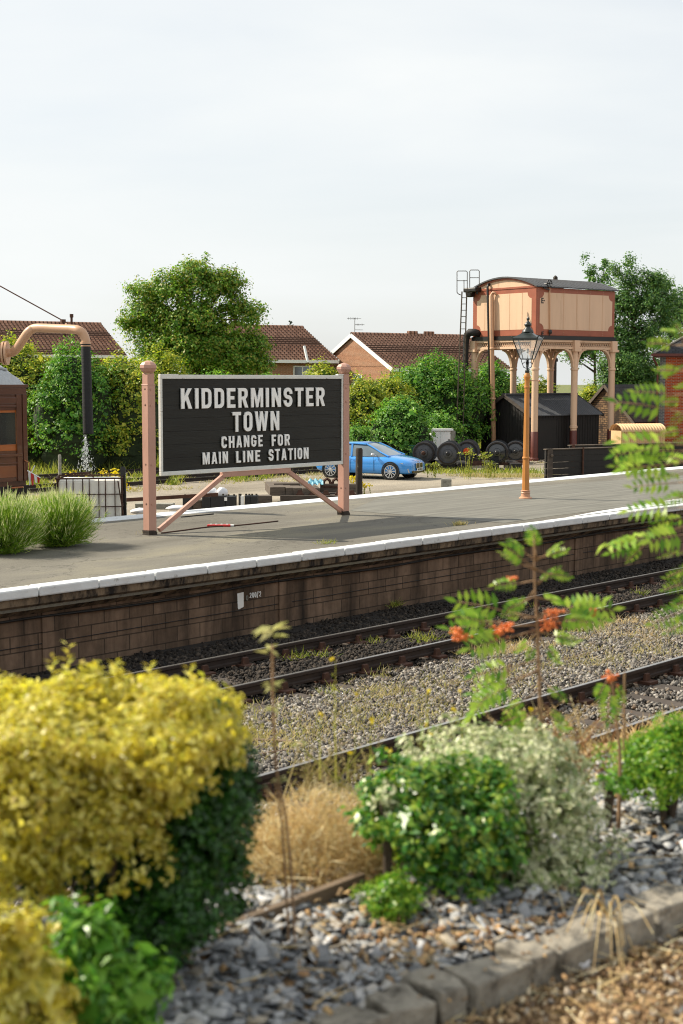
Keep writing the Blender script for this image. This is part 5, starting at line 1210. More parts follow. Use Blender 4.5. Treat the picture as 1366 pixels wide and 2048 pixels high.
# ------------------------------------------------------------------ marks and small things on the platform
WYF = YF+.34
def wallp(px, py): return PY(px, py, WYF)
a, b = wallp(474, 1187), wallp(487, 1216)
mb = MB(); mb.add([(a.x, WYF-.006, a.z), (b.x, WYF-.006, a.z+.01), (b.x, WYF-.006, b.z+.02), (a.x+.03, WYF-.006, b.z-.01), (a.x+.01, WYF-.006, b.z+.01)], [(0, 1, 2, 3, 4)]); mb.build('painted_patch', M['white'], plat)
def hand(chs, px0, px1, pyb, pyt, slope, mat, r=.0085):
    mb = MB(); G = {'2': [(0, .75), (.2, .98), (.5, .98), (.62, .75), (.5, .5), (0, .05), (.7, .05)], '0': [(.35+.33*math.cos(t), .5+.48*math.sin(t)) for t in np.linspace(0, 2*PI, 13)], '/': [(0, -.2), (.5, 1.15)]}
    n = len(chs); w_ = (px1-px0)/n
    for i, ch in enumerate(chs):
        pts = []
        for a, b in G[ch]:
            v = wallp(px0+(i+a*.82)*w_, pyb+slope*i*w_+(pyt-pyb)*b); pts.append((v.x, WYF-.009, v.z))
        mb.tube(pts, r, 5)
    return mb.build('painted_number', M[mat], plat)
hand('200/2', 499, 523, 1196, 1186, -.17, 'letter'); hand('0', 491.5, 498, 1200.5, 1191, 0, 'concrete', .006)
c = P(438, 1053, .0); fl = empty('red_plastic_bar', c, YAW-PI/2, label='flat red plastic bar lying on the asphalt below the sign', cat='plastic bar')  # plain red plastic piece, gives no light
mb = MB(); mb.box((0, 0, .02), (.44, .12, .035)); mb.build('body', M['red'], fl, bevel=.012); mb = MB()
for k in range(4): mb.box((-.15+k*.1, 0, .042), (.04, .05, .012))
mb.box((.24, 0, .02), (.08, .07, .03)); mb.build('fittings', M['white'], fl, bevel=.004)
pts = smoothpath([P(322, 1066, .012), P(370, 1060, .012), P(415, 1054, .012), P(470, 1051, .012), P(520, 1046, .012), P(556, 1042, .012)], 3)
MB().tube(pts, .012, 6).build('ground_cable', M['rust'], label='reddish cable trailing across the asphalt past the red bar', cat='cable')
mb = MB(); mb.tube([P(362, 1034, .01), P(427, 1028, .01)], .012, 5); mb.build('metal_strip', M['cablem'], label='thin dark strip on the asphalt near the left brace of the sign', cat='strip')

# ------------------------------------------------------------------ vegetation
def dirs_(n, up=0.0, rng=RNG):
    d = unit(rng.normal(size=(n, 3))); d[:, 2] = np.where(d[:, 2] < -.35+up, -d[:, 2], d[:, 2]); return d
def cloud_pts(blobs, nclump, per, cr, shell=.7, rng=RNG, squash=.8, lump=.16):
    w_ = np.array([b[3]*b[5]+b[3]*b[4] for b in blobs]); w_ = w_/w_.sum(); k = rng.choice(len(blobs), nclump, p=w_); B = np.array(blobs)[k]
    d = dirs_(nclump, 0, rng); rr_ = shell+(1-shell)*rng.uniform(0, 1, nclump)**.6
    rr_ = rr_*(1+lump*np.sin(d[:, 0]*5+k)*np.cos(d[:, 1]*4+k*2)+lump*.7*np.sin(d[:, 2]*7+k))
    c = B[:, :3]+d*B[:, 3:6]*rr_[:, None]
    crs = cr*rng.uniform(.5, 1.4, nclump)
    off = unit(rng.normal(size=(nclump, per, 3)))*(rng.uniform(0, 1, (nclump, per, 1))**.5)*crs[:, None, None]*np.array([1, 1, squash])
    p = (c[:, None]+off).reshape(-1, 3)
    nrm = (d[:, None]*.9+off/crs[:, None, None]*.5+rng.normal(size=(nclump, per, 3))*.55+np.array([0, 0, .45])).reshape(-1, 3)
    return p, nrm, c
def leafy(name, mat, parent, blobs, nclump, per, cr, leaf, aspect=.6, shell=.7, inner=0, lump=.16, **k):
    p, nrm, c = cloud_pts(blobs, nclump, per, cr, shell, lump=lump)
    gs = [leaf_geo(p, nrm, leaf*RNG.uniform(.6, 1.3, len(p)), aspect)]
    if inner:
        p2, n2, _ = cloud_pts(blobs, inner, 6, cr, .45); b0 = np.array(blobs)
        p2 = p2.mean(0)+(p2-p2.mean(0))*.86
        gs.append(leaf_geo(p2, n2, leaf*1.9*RNG.uniform(.7, 1.3, len(p2)), .8))
    V, Fq = merge_geo(gs)
    return mesh_np(name, V, Fq, mat, parent, **k), c
def shrub(name, px, pyt, w, D, mat, label, cat='bush', depth=None, base=GZ, leaf=.125, lumps=5, dens=1.0, group=None, seed=0, cr=.36, stem='bark', ang_=0, shell=.66):
    rnd = random.Random(seed+int(px)); c = PD(px, 900, D); zt = PD(px, pyt, D).z; H = zt-base; W = w/F_PX*D
    root = empty(name, Vector((c.x, c.y, base)), YAW-PI/2, label=label, cat=cat, group=group)
    dp = depth or min(W*.8, 4); bl = []
    for i in range(lumps):
        f = (i+.5)/lumps; hx = (f-.5)*W*.72; hgt = H*(1-.16*rnd.random()-.35*(abs(f-.5)*2)**2.2*.6)
        bl.append((hx, rnd.uniform(-.12, .12)*dp, hgt*.52, W/lumps*.95+.05*W, dp*.5, hgt*.48))
    bl.append((0, 0, H*.55, W*.34, dp*.45, H*.45))
    bl.append((0, -dp*.1, H*.22, W*.48, dp*.5, H*.22))
    area = W*H; n = int(area*30*dens)+30
    leafy('foliage', M[mat], root, bl, n, 20, cr, leaf, .62, shell, inner=int(n*.4), lump=.10)
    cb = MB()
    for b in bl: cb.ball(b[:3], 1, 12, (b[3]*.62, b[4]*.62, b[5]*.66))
    cb.ball((0, 0, H*.12), 1, 12, (W*.36, dp*.3, H*.16)); cb.build('shaded_core', M['hedgecore'], root, jitter=.10)  # filler core, coloured dark like the shaded inside of the bush
    mb = MB()
    for i in range(4):
        x_ = rnd.uniform(-.2, .2)*W; mb.tube([(x_*.4, 0, -.05), (x_, rnd.uniform(-.2, .2), H*.35), (x_*1.8, rnd.uniform(-.4, .4), H*.7)], [.07, .05, .02], 6)
    mb.build('stem', M[stem], root)
    return root
hg = 'bushes and shrubs along the back of the yard'
shrub('hedge_bush', 40, 662, 210, 62, 'hedge1', 'yellow-topped bush behind the coach and crane pipe', group=hg, seed=1)
shrub('hedge_bush', 150, 672, 180, 60, 'hedge2', 'dense dark bush directly behind the black crane hose', group=hg, seed=2)
shrub('hedge_bush', 250, 682, 180, 61, 'hedge1', 'bright-topped bush between the crane hose and the left sign post', group=hg, seed=3)
shrub('hedge_bush', 322, 678, 110, 67, 'hedge1', 'pale yellow-green bush in front of the big tree', group=hg, seed=4)
shrub('hedge_bush', 430, 740, 200, 66, 'hedge2', 'dark bush behind the left half of the sign board', group=hg, seed=5)
shrub('hedge_bush', 545, 744, 150, 66, 'hedge2', 'dark bush behind the middle of the sign board under the white window', group=hg, seed=6)
shrub('hedge_bush', 640, 716, 105, 70, 'hedge1', 'yellow-green bush between the white window and the right sign post', group=hg, seed=7)
shrub('hedge_bush', 722, 742, 140, 68, 'hedge1', 'bush just right of the sign post under the small gable window', group=hg, seed=8)
shrub('hedge_bush', 866, 702, 240, 72, 'hedge2', 'tall rounded dark bush in front of the gabled house roof', group=hg, seed=9, depth=4, lumps=5, dens=1.3)
shrub('hedge_bush', 782, 738, 110, 70, 'hedge1', 'sunlit bush below the right end of the white bargeboard', group=hg, seed=21)
shrub('hedge_bush', 800, 786, 135, 65, 'hedge3', 'light green feathery shrub above the blue car roof', group=hg, seed=10, leaf=.13, depth=2)
shrub('hedge_bush', 716, 846, 62, 63, 'hedge3', 'small light green shrub between the sign post and the car', group=hg, seed=11, leaf=.12, depth=1.2, lumps=3)
shrub('buddleia_bush', 884, 822, 90, 67, 'hedge3', 'loose pale-tipped shrub behind the white cabinet', group=hg, seed=12, leaf=.13, depth=1.5, lumps=4)
shrub('hedge_bush', 985, 712, 130, 82, 'hedge2', 'dark bush seen between the left tower columns', group=hg, seed=13, depth=3)
shrub('hedge_bush', 1068, 742, 80, 84, 'hedge1', 'lighter bush seen between the middle tower columns', group=hg, seed=14, depth=2, lumps=3)
shrub('hedge_bush', 1178, 764, 62, 86, 'hedge1', 'yellow-green bush beside the stone outbuilding gable', group=hg, seed=15, depth=2, lumps=3)

def tree(name, px, D, pyt, base, blobs_px, mat, label, leaf, nclump, per, cr, trunk_r, inner=60, aspect=.65, shell=.35):
    """blobs_px: (px, py, half width px, half height px) lobes of the crown"""
    c = PD(px, 900, D); root = empty(name, Vector((c.x, c.y, base)), YAW-PI/2, label=label, cat='tree')
    R_ = Matrix.Rotation(-(YAW-PI/2), 3, 'Z'); bl = []
    rnd = random.Random(int(px))
    for bx, by, hw, hh in blobs_px:
        q = PD(bx, by, D); q = R_ @ (q-root.location); s = D/F_PX; bl.append((q.x, rnd.uniform(-.5, .5)*hw*s*.5, q.z, hw*s, hw*s*.9, hh*s))
    f, cc = leafy('crown', M[mat], root, bl, nclump, per, cr, leaf, aspect, shell, inner, lump=.22)
    mb = MB(); H = max(b[2] for b in bl)*.75
    mb.tube([(0, 0, 0), (.05, 0, H*.3), (-.05, .05, H*.6), (0, 0, H)], [trunk_r, trunk_r*.8, trunk_r*.55, trunk_r*.15], 10)
    idx = RNG.choice(len(cc), min(70, len(cc)), replace=False)
    for i in idx:
        e = Vector(cc[i]); z0 = max(H*.2, min(H*.9, e.z-.35*math.hypot(e.x, e.y))); s0_ = Vector((0, 0, z0)); mid = s0_.lerp(e, .5)+Vector((0, 0, .15*(e-s0_).length))
        mb.tube([s0_, mid, e], [trunk_r*.3, trunk_r*.14, .012], 5)
    mb.build('trunk', M['bark'], root, smooth=True)
    return root
tree('sycamore_tree', 395, 76, 512, GZ, [(395, 560, 48, 46), (345, 590, 50, 45), (290, 590, 40, 26), (265, 655, 38, 22), (440, 590, 50, 45), (480, 640, 50, 48), (500, 700, 46, 40), (390, 650, 75, 60), (320, 665, 60, 45), (430, 710, 70, 45), (350, 715, 85, 48), (440, 740, 95, 45), (500, 735, 50, 40), (395, 700, 110, 60), (455, 565, 34, 24), (300, 625, 46, 30)], 'syc',
     'large rounded broad-leaved tree rising behind the sign',   .155, 3000, 24, .44, .3, inner=60, shell=.30)
tree('birch_tree', 1262, 88, 497, GZ, [(1260, 525, 9, 32), (1228, 548, 12, 20), (1290, 560, 10, 26), (1322, 572, 12, 16), (1216, 590, 16, 20), (1345, 600, 14, 20), (1258, 575, 26, 45), (1240, 620, 50, 48), (1300, 610, 46, 50), (1230, 690, 44, 60), (1290, 690, 56, 60), (1330, 650, 34, 60), (1252, 740, 60, 50), (1310, 570, 22, 30), (1262, 790, 70, 60), (1225, 775, 40, 60), (1310, 780, 60, 60)], 'birch',
     'tall dark feathery tree right of the water tank', .14, 2200, 24, .46, .22, inner=120, shell=.2)
tree('birch_tree', 1188, 92, 515, GZ, [(1172, 525, 8, 20), (1186, 548, 10, 18), (1212, 535, 9, 16), (1205, 565, 16, 20), (1190, 600, 26, 40), (1175, 700, 30, 60), (1205, 660, 30, 60), (1150, 720, 22, 40)], 'birch',
     'slender open tree showing above and below the right end of the water tank', .15, 420, 22, .42, .14, shell=.15)
tree('birch_tree', 1335, 92, 560, GZ, [(1318, 575, 26, 22), (1345, 620, 30, 40), (1375, 640, 40, 60), (1360, 720, 50, 60)], 'birch', 'leafy tree behind the brick station building at the right edge', .15, 520, 22, .48, .18, inner=60, shell=.2)
# wispy leaders of the birches
def wisps(px, py, D, n, L, root_label=None):
    pass
c = PD(580, 660, 140); cn = empty('conifer_tree', Vector((c.x, c.y, -4)), 0, label='tip of a small dark conifer above the middle house roof', cat='tree')
zt = PD(580, 640, 140).z+4; mb = MB(); mb.tube([(0, 0, 0), (0, 0, zt)], [.12, .02], 6); mb.build('trunk', M['bark'], cn)
n = 260; t = RNG.uniform(0, 1, n)**.7; a = RNG.uniform(0, 2*PI, n); b0 = np.stack([0*t, 0*t, zt-.1-t*3.2], 1); dd = np.stack([np.cos(a), np.sin(a), .35+0*a], 1)
V, Fq = blades_geo(b0, dd, .25+t*1.1, .12, .2); mesh_np('crown', V, Fq, M['conifer'], cn)

# lavender on the platform
def lavender(px, pyb, W, H, label, n=3600, seed=0):
    c = P(px, pyb, 0); root = empty('lavender_bush', c, 0, label=label, cat='lavender', group='lavender bushes on the platform')
    d = unit(np.stack([RNG.normal(0, .75, n), RNG.normal(0, .75, n), np.abs(RNG.normal(.9, .35, n))], 1)); base = np.stack([RNG.normal(0, W*.10, n), RNG.normal(0, W*.10, n), RNG.uniform(0, .1, n)], 1)
    L = np.minimum(W*.56/np.maximum(np.hypot(d[:, 0], d[:, 1]), .05), H*.97/np.maximum(d[:, 2], .2))*RNG.uniform(.72, 1.03, n)
    L = np.minimum(L, math.hypot(W*.5, H*.62)*RNG.uniform(.85, 1.08, n))
    g1 = blades_geo(base, d, L, .007, .10)
    m_ = n*2; k = RNG.integers(0, n, m_); f = RNG.uniform(.35, .95, m_)[:, None]; p = base[k]+d[k]*L[k][:, None]*f
    g2 = blades_geo(p, d[k]+RNG.normal(size=(m_, 3))*.35, .10, .010, .2)
    V, Fq = merge_geo([g1, g2]); mesh_np('stems', V, Fq, M['lav'], root)
    k = np.arange(n)[::2]; tip = base[k]+d[k]*L[k][:, None]*.95
    V, Fq = blades_geo(tip, d[k]+np.array([0, 0, .35]), RNG.uniform(.07, .16, len(k)), .008, .1); mesh_np('flower_heads', V, Fq, M['lavtip'], root)
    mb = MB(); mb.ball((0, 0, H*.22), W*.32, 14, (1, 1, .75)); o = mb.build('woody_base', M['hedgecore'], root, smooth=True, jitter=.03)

lavender(118, 1092, 1.0, 1.08, 'rounded green lavender bush right of its neighbour on the platform', 4200)
lavender(6, 1106, 1.0, 1.18, 'lavender bush at the left edge of the platform', 4200)

# ragwort and weeds ---------------------------------------------------
def flowerweed(px, pyb, D, H, label, nst=5, mat='yellowflower', z0=None, spread=.14, group=None, hd=.035, name='ragwort_plant'):
    c = PD(px, pyb, D); z0 = GZ if z0 is None else z0
    root = empty(name, Vector((c.x, c.y, z0)), YAW, label=label, cat='wildflower', group=group)
    H = PD(px, pyb, D).z-z0 if H is None else H
    b0 = np.zeros((nst, 3)); b0[:, :2] = RNG.normal(0, spread*.3, (nst, 2)); dd = np.stack([RNG.normal(0, .13, nst), RNG.normal(0, .13, nst), np.ones(nst)], 1)
    L = H*RNG.uniform(.8, 1.0, nst); g1 = blades_geo(b0, dd, L, .02, .05)
    k = RNG.integers(0, nst, nst*14); f = RNG.uniform(.1, .85, len(k))[:, None]; p = b0[k]+unit(dd)[k]*L[k][:, None]*f
    g2 = leaf_geo(p, RNG.normal(size=(len(k), 3))+[0, 0, 1], .085, .35); V, Fq = merge_geo([g1, g2]); mesh_np('leaves', V, Fq, M['weed'], root)
    k = np.repeat(np.arange(nst), 12); tip = b0[k]+unit(dd)[k]*L[k][:, None]+RNG.normal(0, 1, (len(k), 3))*np.array([.06, .06, .035])
    V, Fq = leaf_geo(tip, RNG.normal(size=(len(k), 3))+[0, 0, 1], hd*1.8, 1.0); mesh_np('flowers', V, Fq, M[mat], root)
rg = 'yellow ragwort plants behind the platform'
for px, py, H, lb in ((132, 947, None, 'yellow ragwort behind the left end of the caged tank'), (157, 941, None, 'tallest yellow ragwort clump above the caged tank'), (176, 944, None, 'yellow ragwort above the middle of the caged tank'), (192, 938, None, 'yellow ragwort spike above the right half of the caged tank'), (231, 939, None, 'yellow ragwort between the caged tank and the black post'), (240, 951, None, 'short yellow ragwort at the foot of the black post')):
    flowerweed(px, py, 33.5, None, lb, 6, group=rg)
for px, py, D, lb in ((704, 955, 46.5, 'yellow weed left of the mossy timber post'), (728, 968, 46.5, 'yellow-green weed right of the mossy timber post'), (980, 924, 57, 'yellow-green weed in front of the shining wheelset'), (934, 897, 56.5, 'tall weed growing in front of the orange axle end'), (868, 925, 57, 'green weed between the two leftmost wheelsets'), (972, 905, 57, 'tall green weed left of the shining wheelset')):
    flowerweed(px, py, D, None, lb, 7, mat='weed' if px > 740 else 'yellowflower', group='weeds in the gravel yard', name='weed_plant', hd=.04, spread=.3)

def grass_area(name, label, pts, mat, L, wdt, up=1.0, bend=.5, kind='stuff', spread=.5):
    n = len(pts); d = np.stack([RNG.normal(0, spread, n), RNG.normal(0, spread, n), np.full(n, up)], 1)
    V, Fq = blades_geo(np.asarray(pts), d, L*RNG.uniform(.5, 1.3, n), wdt, bend); return mesh_np(name, V, Fq, M[mat], kind=kind, label=label)
def band(n, x0, x1, y0, y1, z=GZ, clumps=None, cs=.3):
    if clumps:
        cx = RNG.uniform(x0, x1, clumps); cy = RNG.uniform(y0, y1, clumps); k = RNG.integers(0, clumps, n)
        x = cx[k]+RNG.normal(0, cs, n); y = cy[k]+RNG.normal(0, cs*.6, n)
    else: x = RNG.uniform(x0, x1, n); y = RNG.uniform(y0, y1, n)
    return np.stack([x, y, np.full(n, z)], 1)
grass_area('tall_grass', 'tall rough grass at the foot of the hedge', band(14000, 18, 66, 47.4, 51.5, clumps=400, cs=.5), 'weed', .55, .03)
grass_area('dry_grass', 'dry pale grass between the siding rails', band(7000, 22, 56, 38.8, 46.9, clumps=160, cs=.35), 'drygrass', .17, .02, spread=1)
grass_area('siding_weeds', 'yellow-green weeds among the siding rails', band(2600, 28, 50, 40.0, 45, clumps=60, cs=.2), 'weed', .3, .03)
# grass strip under wheelsets
q = [PD(px, 936, 58.0) for px in np.linspace(935, 1092, 40)]; pts = []
for v in q:
    for _ in range(60): pts.append((v.x+random.gauss(0, .35), v.y+random.gauss(0, .5), GZ))
grass_area('wheelset_grass', 'dry and green grass strip in front of the wheelsets', pts, 'drygrass', .13, .02)
q = [PD(px, 930, 60.0) for px in np.linspace(860, 1092, 40)]; pts = []
for v in q:
    for _ in range(20): pts.append((v.x+random.gauss(0, .35), v.y+random.gauss(0, .6), GZ))
grass_area('wheelset_weeds', 'green weeds under the wheelsets', pts, 'weed', .26, .03)
# tufts on the platform
for px, py, n, lb in ((918, 1050, 160, 'small tuft of dry grass growing on the platform beside the coping'), (655, 1087, 50, 'tiny weed tuft on the platform near the white coping'), (298, 1066, 60, 'tiny green weed tuft at the foot of the left sign post')):
    v = P(px, py, 0); b0 = np.array([[v.x+random.gauss(0, .09), v.y+random.gauss(0, .05), 0] for _ in range(n)])
    V, Fq = blades_geo(b0-np.array([v.x, v.y, 0]), np.stack([RNG.normal(0, .7, n), RNG.normal(0, .7, n), np.ones(n)], 1), .09, .008, .6)
    o = mesh_np('grass_tuft', V, Fq, M['drygrass'] if n > 55 else M['weed'], label=lb, cat='grass tuft', group='grass tufts on the platform'); o.location = v
# weeds on the ballast
pts = []
for _ in range(900):
    px, py = random.choice([(random.uniform(480, 1366), None)]*1)
    y0 = 1480-(px-500)*.235+random.gauss(0, 26); v = P(px, y0, -1.14)
    for _ in range(random.randint(3, 14)): pts.append((v.x+random.gauss(0, .07), v.y+random.gauss(0, .05), -1.15))
for _ in range(70):
    v = P(random.uniform(480, 800), 1415+random.gauss(0, 45), -1.14)
    if 9.7 < v.y < 12.3:
        for _ in range(26): pts.append((v.x+random.gauss(0, .10), v.y+random.gauss(0, .07), -1.15))
grass_area('ballast_grass', 'sparse dry grass and seedlings on the ballast between the tracks', pts, 'drygrass', .11, .009, spread=.9)
pts = []
for _ in range(26):
    v = P(random.gauss(1010, 40), random.gauss(1306, 8)-0, -1.14)
    for _ in range(30): pts.append((v.x+random.gauss(0, .12), v.y+random.gauss(0, .06), -1.15))
for _ in range(24):
    v = P(random.gauss(1235, 60), random.gauss(1262, 12), -1.14)
    for _ in range(34): pts.append((v.x+random.gauss(0, .14), v.y+random.gauss(0, .07), -1.15))
grass_area('straw_grass_tufts', 'straw-coloured grass tufts on the ballast right of the rowan', pts, 'straw', .17, .006, spread=.9)
pts = []
for px, py in ((845, 1285), (832, 1278), (860, 1282), (585, 1322), (600, 1318), (655, 1390), (790, 1210), (1060, 1220), (640, 1315), (745, 1290), (1280, 1190)):
    v = P(px, py, -1.15)
    for _ in range(60): pts.append((v.x+random.gauss(0, .08), v.y+random.gauss(0, .06), -1.17))
grass_area('four_foot_weeds', 'small weeds growing between the rails near the platform wall', pts, 'weed', .16, .009, spread=.8)

# ================================================================== THE GARDEN BANK IN FRONT
# stone edging
ke = empty('stone_edging', (0, 0, 0), label='rough grey stone edging along the garden bed', cat='edging')
a, b = P(650, 2048, 1.2), P(1366, 1782, 1.2); dirv = (b-a).normalized(); perp = Vector((-dirv.y, dirv.x, 0)); t = -1.5
k = 0
while t < 5.5:
    L = random.uniform(.10, .30); c = a+dirv*(t+L/2)+perp*(.06+random.uniform(-.012, .012)); rot = Matrix.Rotation(math.atan2(dirv.y, dirv.x)+random.uniform(-.06, .06), 3, 'Z')
    mb = MB(); h = random.uniform(.12, .15)
    n_ = 5
    mb.box((0, 0, 0), (L-.014, random.uniform(.12, .16), h), None, random.uniform(.93, .99)); mb.v = [tuple(rot @ Vector((x+random.uniform(-.009, .009), y+random.uniform(-.009, .009), z+random.uniform(-.008, .008))) + Vector((c.x, c.y, 1.168-h/2+random.uniform(-.018, .008)))) for x, y, z in mb.v]
    o = mb.build('stone_block', M['kerb'], ke, bevel=.006)
    md = o.modifiers.new('sub', 'SUBSURF'); md.subdivision_type = 'SIMPLE'; md.levels = md.render_levels = 3
    tx = bpy.data.textures.get('rock') or bpy.data.textures.new('rock', 'CLOUDS'); tx.noise_scale = .07
    md = o.modifiers.new('d', 'DISPLACE'); md.texture = tx; md.strength = .030; md.mid_level = .5; md.texture_coords = 'GLOBAL'
    t += L
def inpoly(px, py, poly):
    r = False; n = len(poly); j = n-1
    for i in range(n):
        if (poly[i][1] > py) != (poly[j][1] > py) and px < (poly[j][0]-poly[i][0])*(py-poly[i][1])/(poly[j][1]-poly[i][1])+poly[i][0]: r = not r
        j = i
    return r
# slate chippings over the bed
n = 19000; s_t = RNG.uniform(-1.5, 5.2, n); q_ = RNG.uniform(.12, 1.45, n)
x = a.x+dirv.x*s_t+perp.x*q_; y = a.y+dirv.y*s_t+perp.y*q_
z = 1.125+.03*np.sin(x*5)*np.cos(y*6)+RNG.uniform(-.01, .03, n)-.10*np.clip(q_-.9, 0, 1)
V, Fq = stones_geo(np.stack([x, y, z], 1), RNG.uniform(.55, 1.35, n)*.036, flat=(1.5, .9, .14), jit=.25, tilt=.20)
M['slatechip'] = islandmat('slate_chipping', ['#63666a', '#808387', '#9c9ea1', '#b4b6b7', '#707376', '#cacaca', '#a09686'], .7, .3, 60, .5)
mesh_np('slate_chippings', V, Fq, M['slatechip'], kind='stuff', label='grey slate chippings covering the garden bed')
# leaf litter and dry chips on the bed and the path
def litter(name, label, n, fx, mat, size, flat, z):
    x, y = fx(n); V, Fq = stones_geo(np.stack([x, y, z+RNG.uniform(0, .025, n)], 1), RNG.uniform(.5, 1.4, n)*size, flat=flat, jit=.3, tilt=.4); mesh_np(name, V, Fq, mat, kind='stuff', label=label)
M['chip'] = islandmat('bark_chip', ['#7a6048', '#a88c68', '#ccb088', '#8d7050', '#5d4c3c', '#bca078', '#a09a92', '#d8c8a8'], .9)
M['deadleaf'] = islandmat('dead_leaf', ['#b89468', '#8d6a48', '#d0b48c', '#6d5038', '#c9a878'], .8)
def pathxy(n): s = RNG.uniform(-.5, 4.5, n); q = -RNG.uniform(-.02, 1.25, n); return a.x+dirv.x*s+perp.x*q, a.y+dirv.y*s+perp.y*q
def bedxy(n): s = RNG.uniform(-.6, 4.5, n); q = RNG.uniform(.1, 1.4, n)**1; return a.x+dirv.x*s+perp.x*q, a.y+dirv.y*s+perp.y*q
litter('path_chips', 'dry bark chips and small stones on the path', 20000, pathxy, M['chip'], .016, (1.5, .8, .35), 1.062)
litter('fallen_leaves', 'dead brown leaves scattered on the slate bed', 500, bedxy, M['deadleaf'], .018, (1.3, .9, .12), 1.15)
def straws(name, label, n, fx, z, L=.12, mat='straw', w_=.004):
    x, y = fx(n); d = np.stack([RNG.normal(0, 1, n), RNG.normal(0, 1, n), RNG.uniform(-.02, .22, n)], 1)
    V, Fq = blades_geo(np.stack([x, y, z+RNG.uniform(0, .03, n)], 1), d, RNG.uniform(.4, 1.5, n)*L, w_, .4); mesh_np(name, V, Fq, M[mat], kind='stuff', label=label)
straws('path_straw', 'dry straw lying on the path', 3500, pathxy, 1.065, .10)
straws('bed_straw', 'dry straw lying on the slate bed', 500, bedxy, 1.155, .11)
def bnear(n): 
    v = P(900, 1850, 1.14); return v.x+RNG.normal(0, .22, n), v.y+RNG.normal(0, .16, n)
litter('shrub_litter', 'brown dead leaves under the variegated shrub', 600, bnear, M['deadleaf'], .016, (1.3, .9, .12), 1.15)
# bank behind the bed: dry ground cover tumbling to the track
n = 2600; s = RNG.uniform(-1, 7, n); q = RNG.uniform(1.0, 3.2, n); x = a.x+dirv.x*s+perp.x*q; y = a.y+dirv.y*s+perp.y*q; z = np.array([gz(v) for v in y])
grass_area('bank_grass', 'dry grass covering the bank below the garden bed', np.stack([x, y, z], 1), 'straw', .12, .006, spread=.8)
# timber edging board
a2, b2 = P(440, 1886, 1.13), P(724, 1776, 1.13); mb = MB(); mb.beam(a2, b2, .025, .10); mb.build('timber_edging_board', M['plank'], jitter=.003, label='weathered timber board edging the slate bed below the straw bush', cat='board')
# white crumpled thing on the path
mb = MB(); mb.ball((0, 0, 0), 1, 16, (1, 1, 1)); mb.v = [(x*.045*random.uniform(.7, 1.3), y*.03*random.uniform(.7, 1.3), z*.026*random.uniform(.6, 1.4)) for x, y, z in mb.v]
o = mb.build('crumpled_paper', M['bag'], smooth=True, label='crumpled white litter on the path beside the stone edging', cat='litter'); o.location = P(1160, 1925, 1.085)

# small leafy shrubs of the foreground
def nearshrub(name, px, pyt, pyb, w, D, mats, label, leaf, n, cat='shrub', aspect=.5, blobs=None, stem=True, shell=.75, per=10, cr=.03, sprigs=0, inner=0, base=None, squash=1, depth=None, lump=.2):
    c0 = PD(px, pyb, D); zt = PD(px, pyt, D).z; zb = base if base is not None else c0.z; H = zt-zb; W = w/F_PX*D
    root = empty(name, Vector((c0.x, c0.y, zb)), YAW-PI/2, label=label, cat=cat)
    dpt = depth or W
    for (mat, bl, part, k) in mats:
        bb2 = [(x*W, y*dpt, z*H, rx*W, ry*dpt, rz*H) for x, y, z, rx, ry, rz in bl]
        leafy(part, M[mat], root, bb2, int(n*k/per), per, cr, leaf, aspect, shell, inner=int(inner*k), lump=lump)
    mb = MB()
    for i in range(5): a_ = i*1.3; mb.tube([(0, 0, -.08), (math.cos(a_)*W*.08, math.sin(a_)*W*.08, H*.3), (math.cos(a_)*W*.25, math.sin(a_)*W*.25, H*.7)], [.012, .008, .004], 6)
    mb.build('stem', M['bark'], root)
    return root, W, H
# golden clipped bush
root, W, H = nearshrub('golden_clipped_bush', 205, 1345, 1975, 640, 3.85,
  [('euyel', [(-.12, 0, .63, .45, .40, .32), (.20, 0, .765, .245, .35, .185), (-.29, -.05, .56, .31, .35, .35), (-.30, .0, .38, .26, .3, .2), (.05, -.06, .52, .20, .28, .20), (0, 0, .80, .44, .40, .145), (.30, .02, .72, .13, .3, .2)], 'golden_foliage', 1.0),
   ('eugrn', [(.345, .06, .46, .135, .26, .37), (.26, .02, .28, .19, .27, .25), (.13, .0, .17, .17, .25, .16), (.37, .1, .60, .11, .2, .18), (-.12, .12, .36, .26, .2, .16)], 'shaded_green_foliage', .55)],  # reverted green leaves, darkened to stand in for the bush's shaded side
  'large clipped golden-leaved bush with shade-darkened green underside at lower left', .026, 46000, cat='bush', cr=.034, per=10, shell=.80, inner=500, lump=.2, aspect=.52)
mb = MB(); q = PD(345, 1975, 3.75)-root.location; R_ = Matrix.Rotation(-(YAW-PI/2), 3, 'Z'); q = R_ @ q; mb.tube([(q.x+.02, q.y, -.12), (q.x, q.y, .02), (q.x-.05, q.y+.05, .18), (q.x-.15, q.y+.12, .35)], [.024, .02, .018, .012], 8); mb.build('trunk', M['bark'], root, smooth=True)
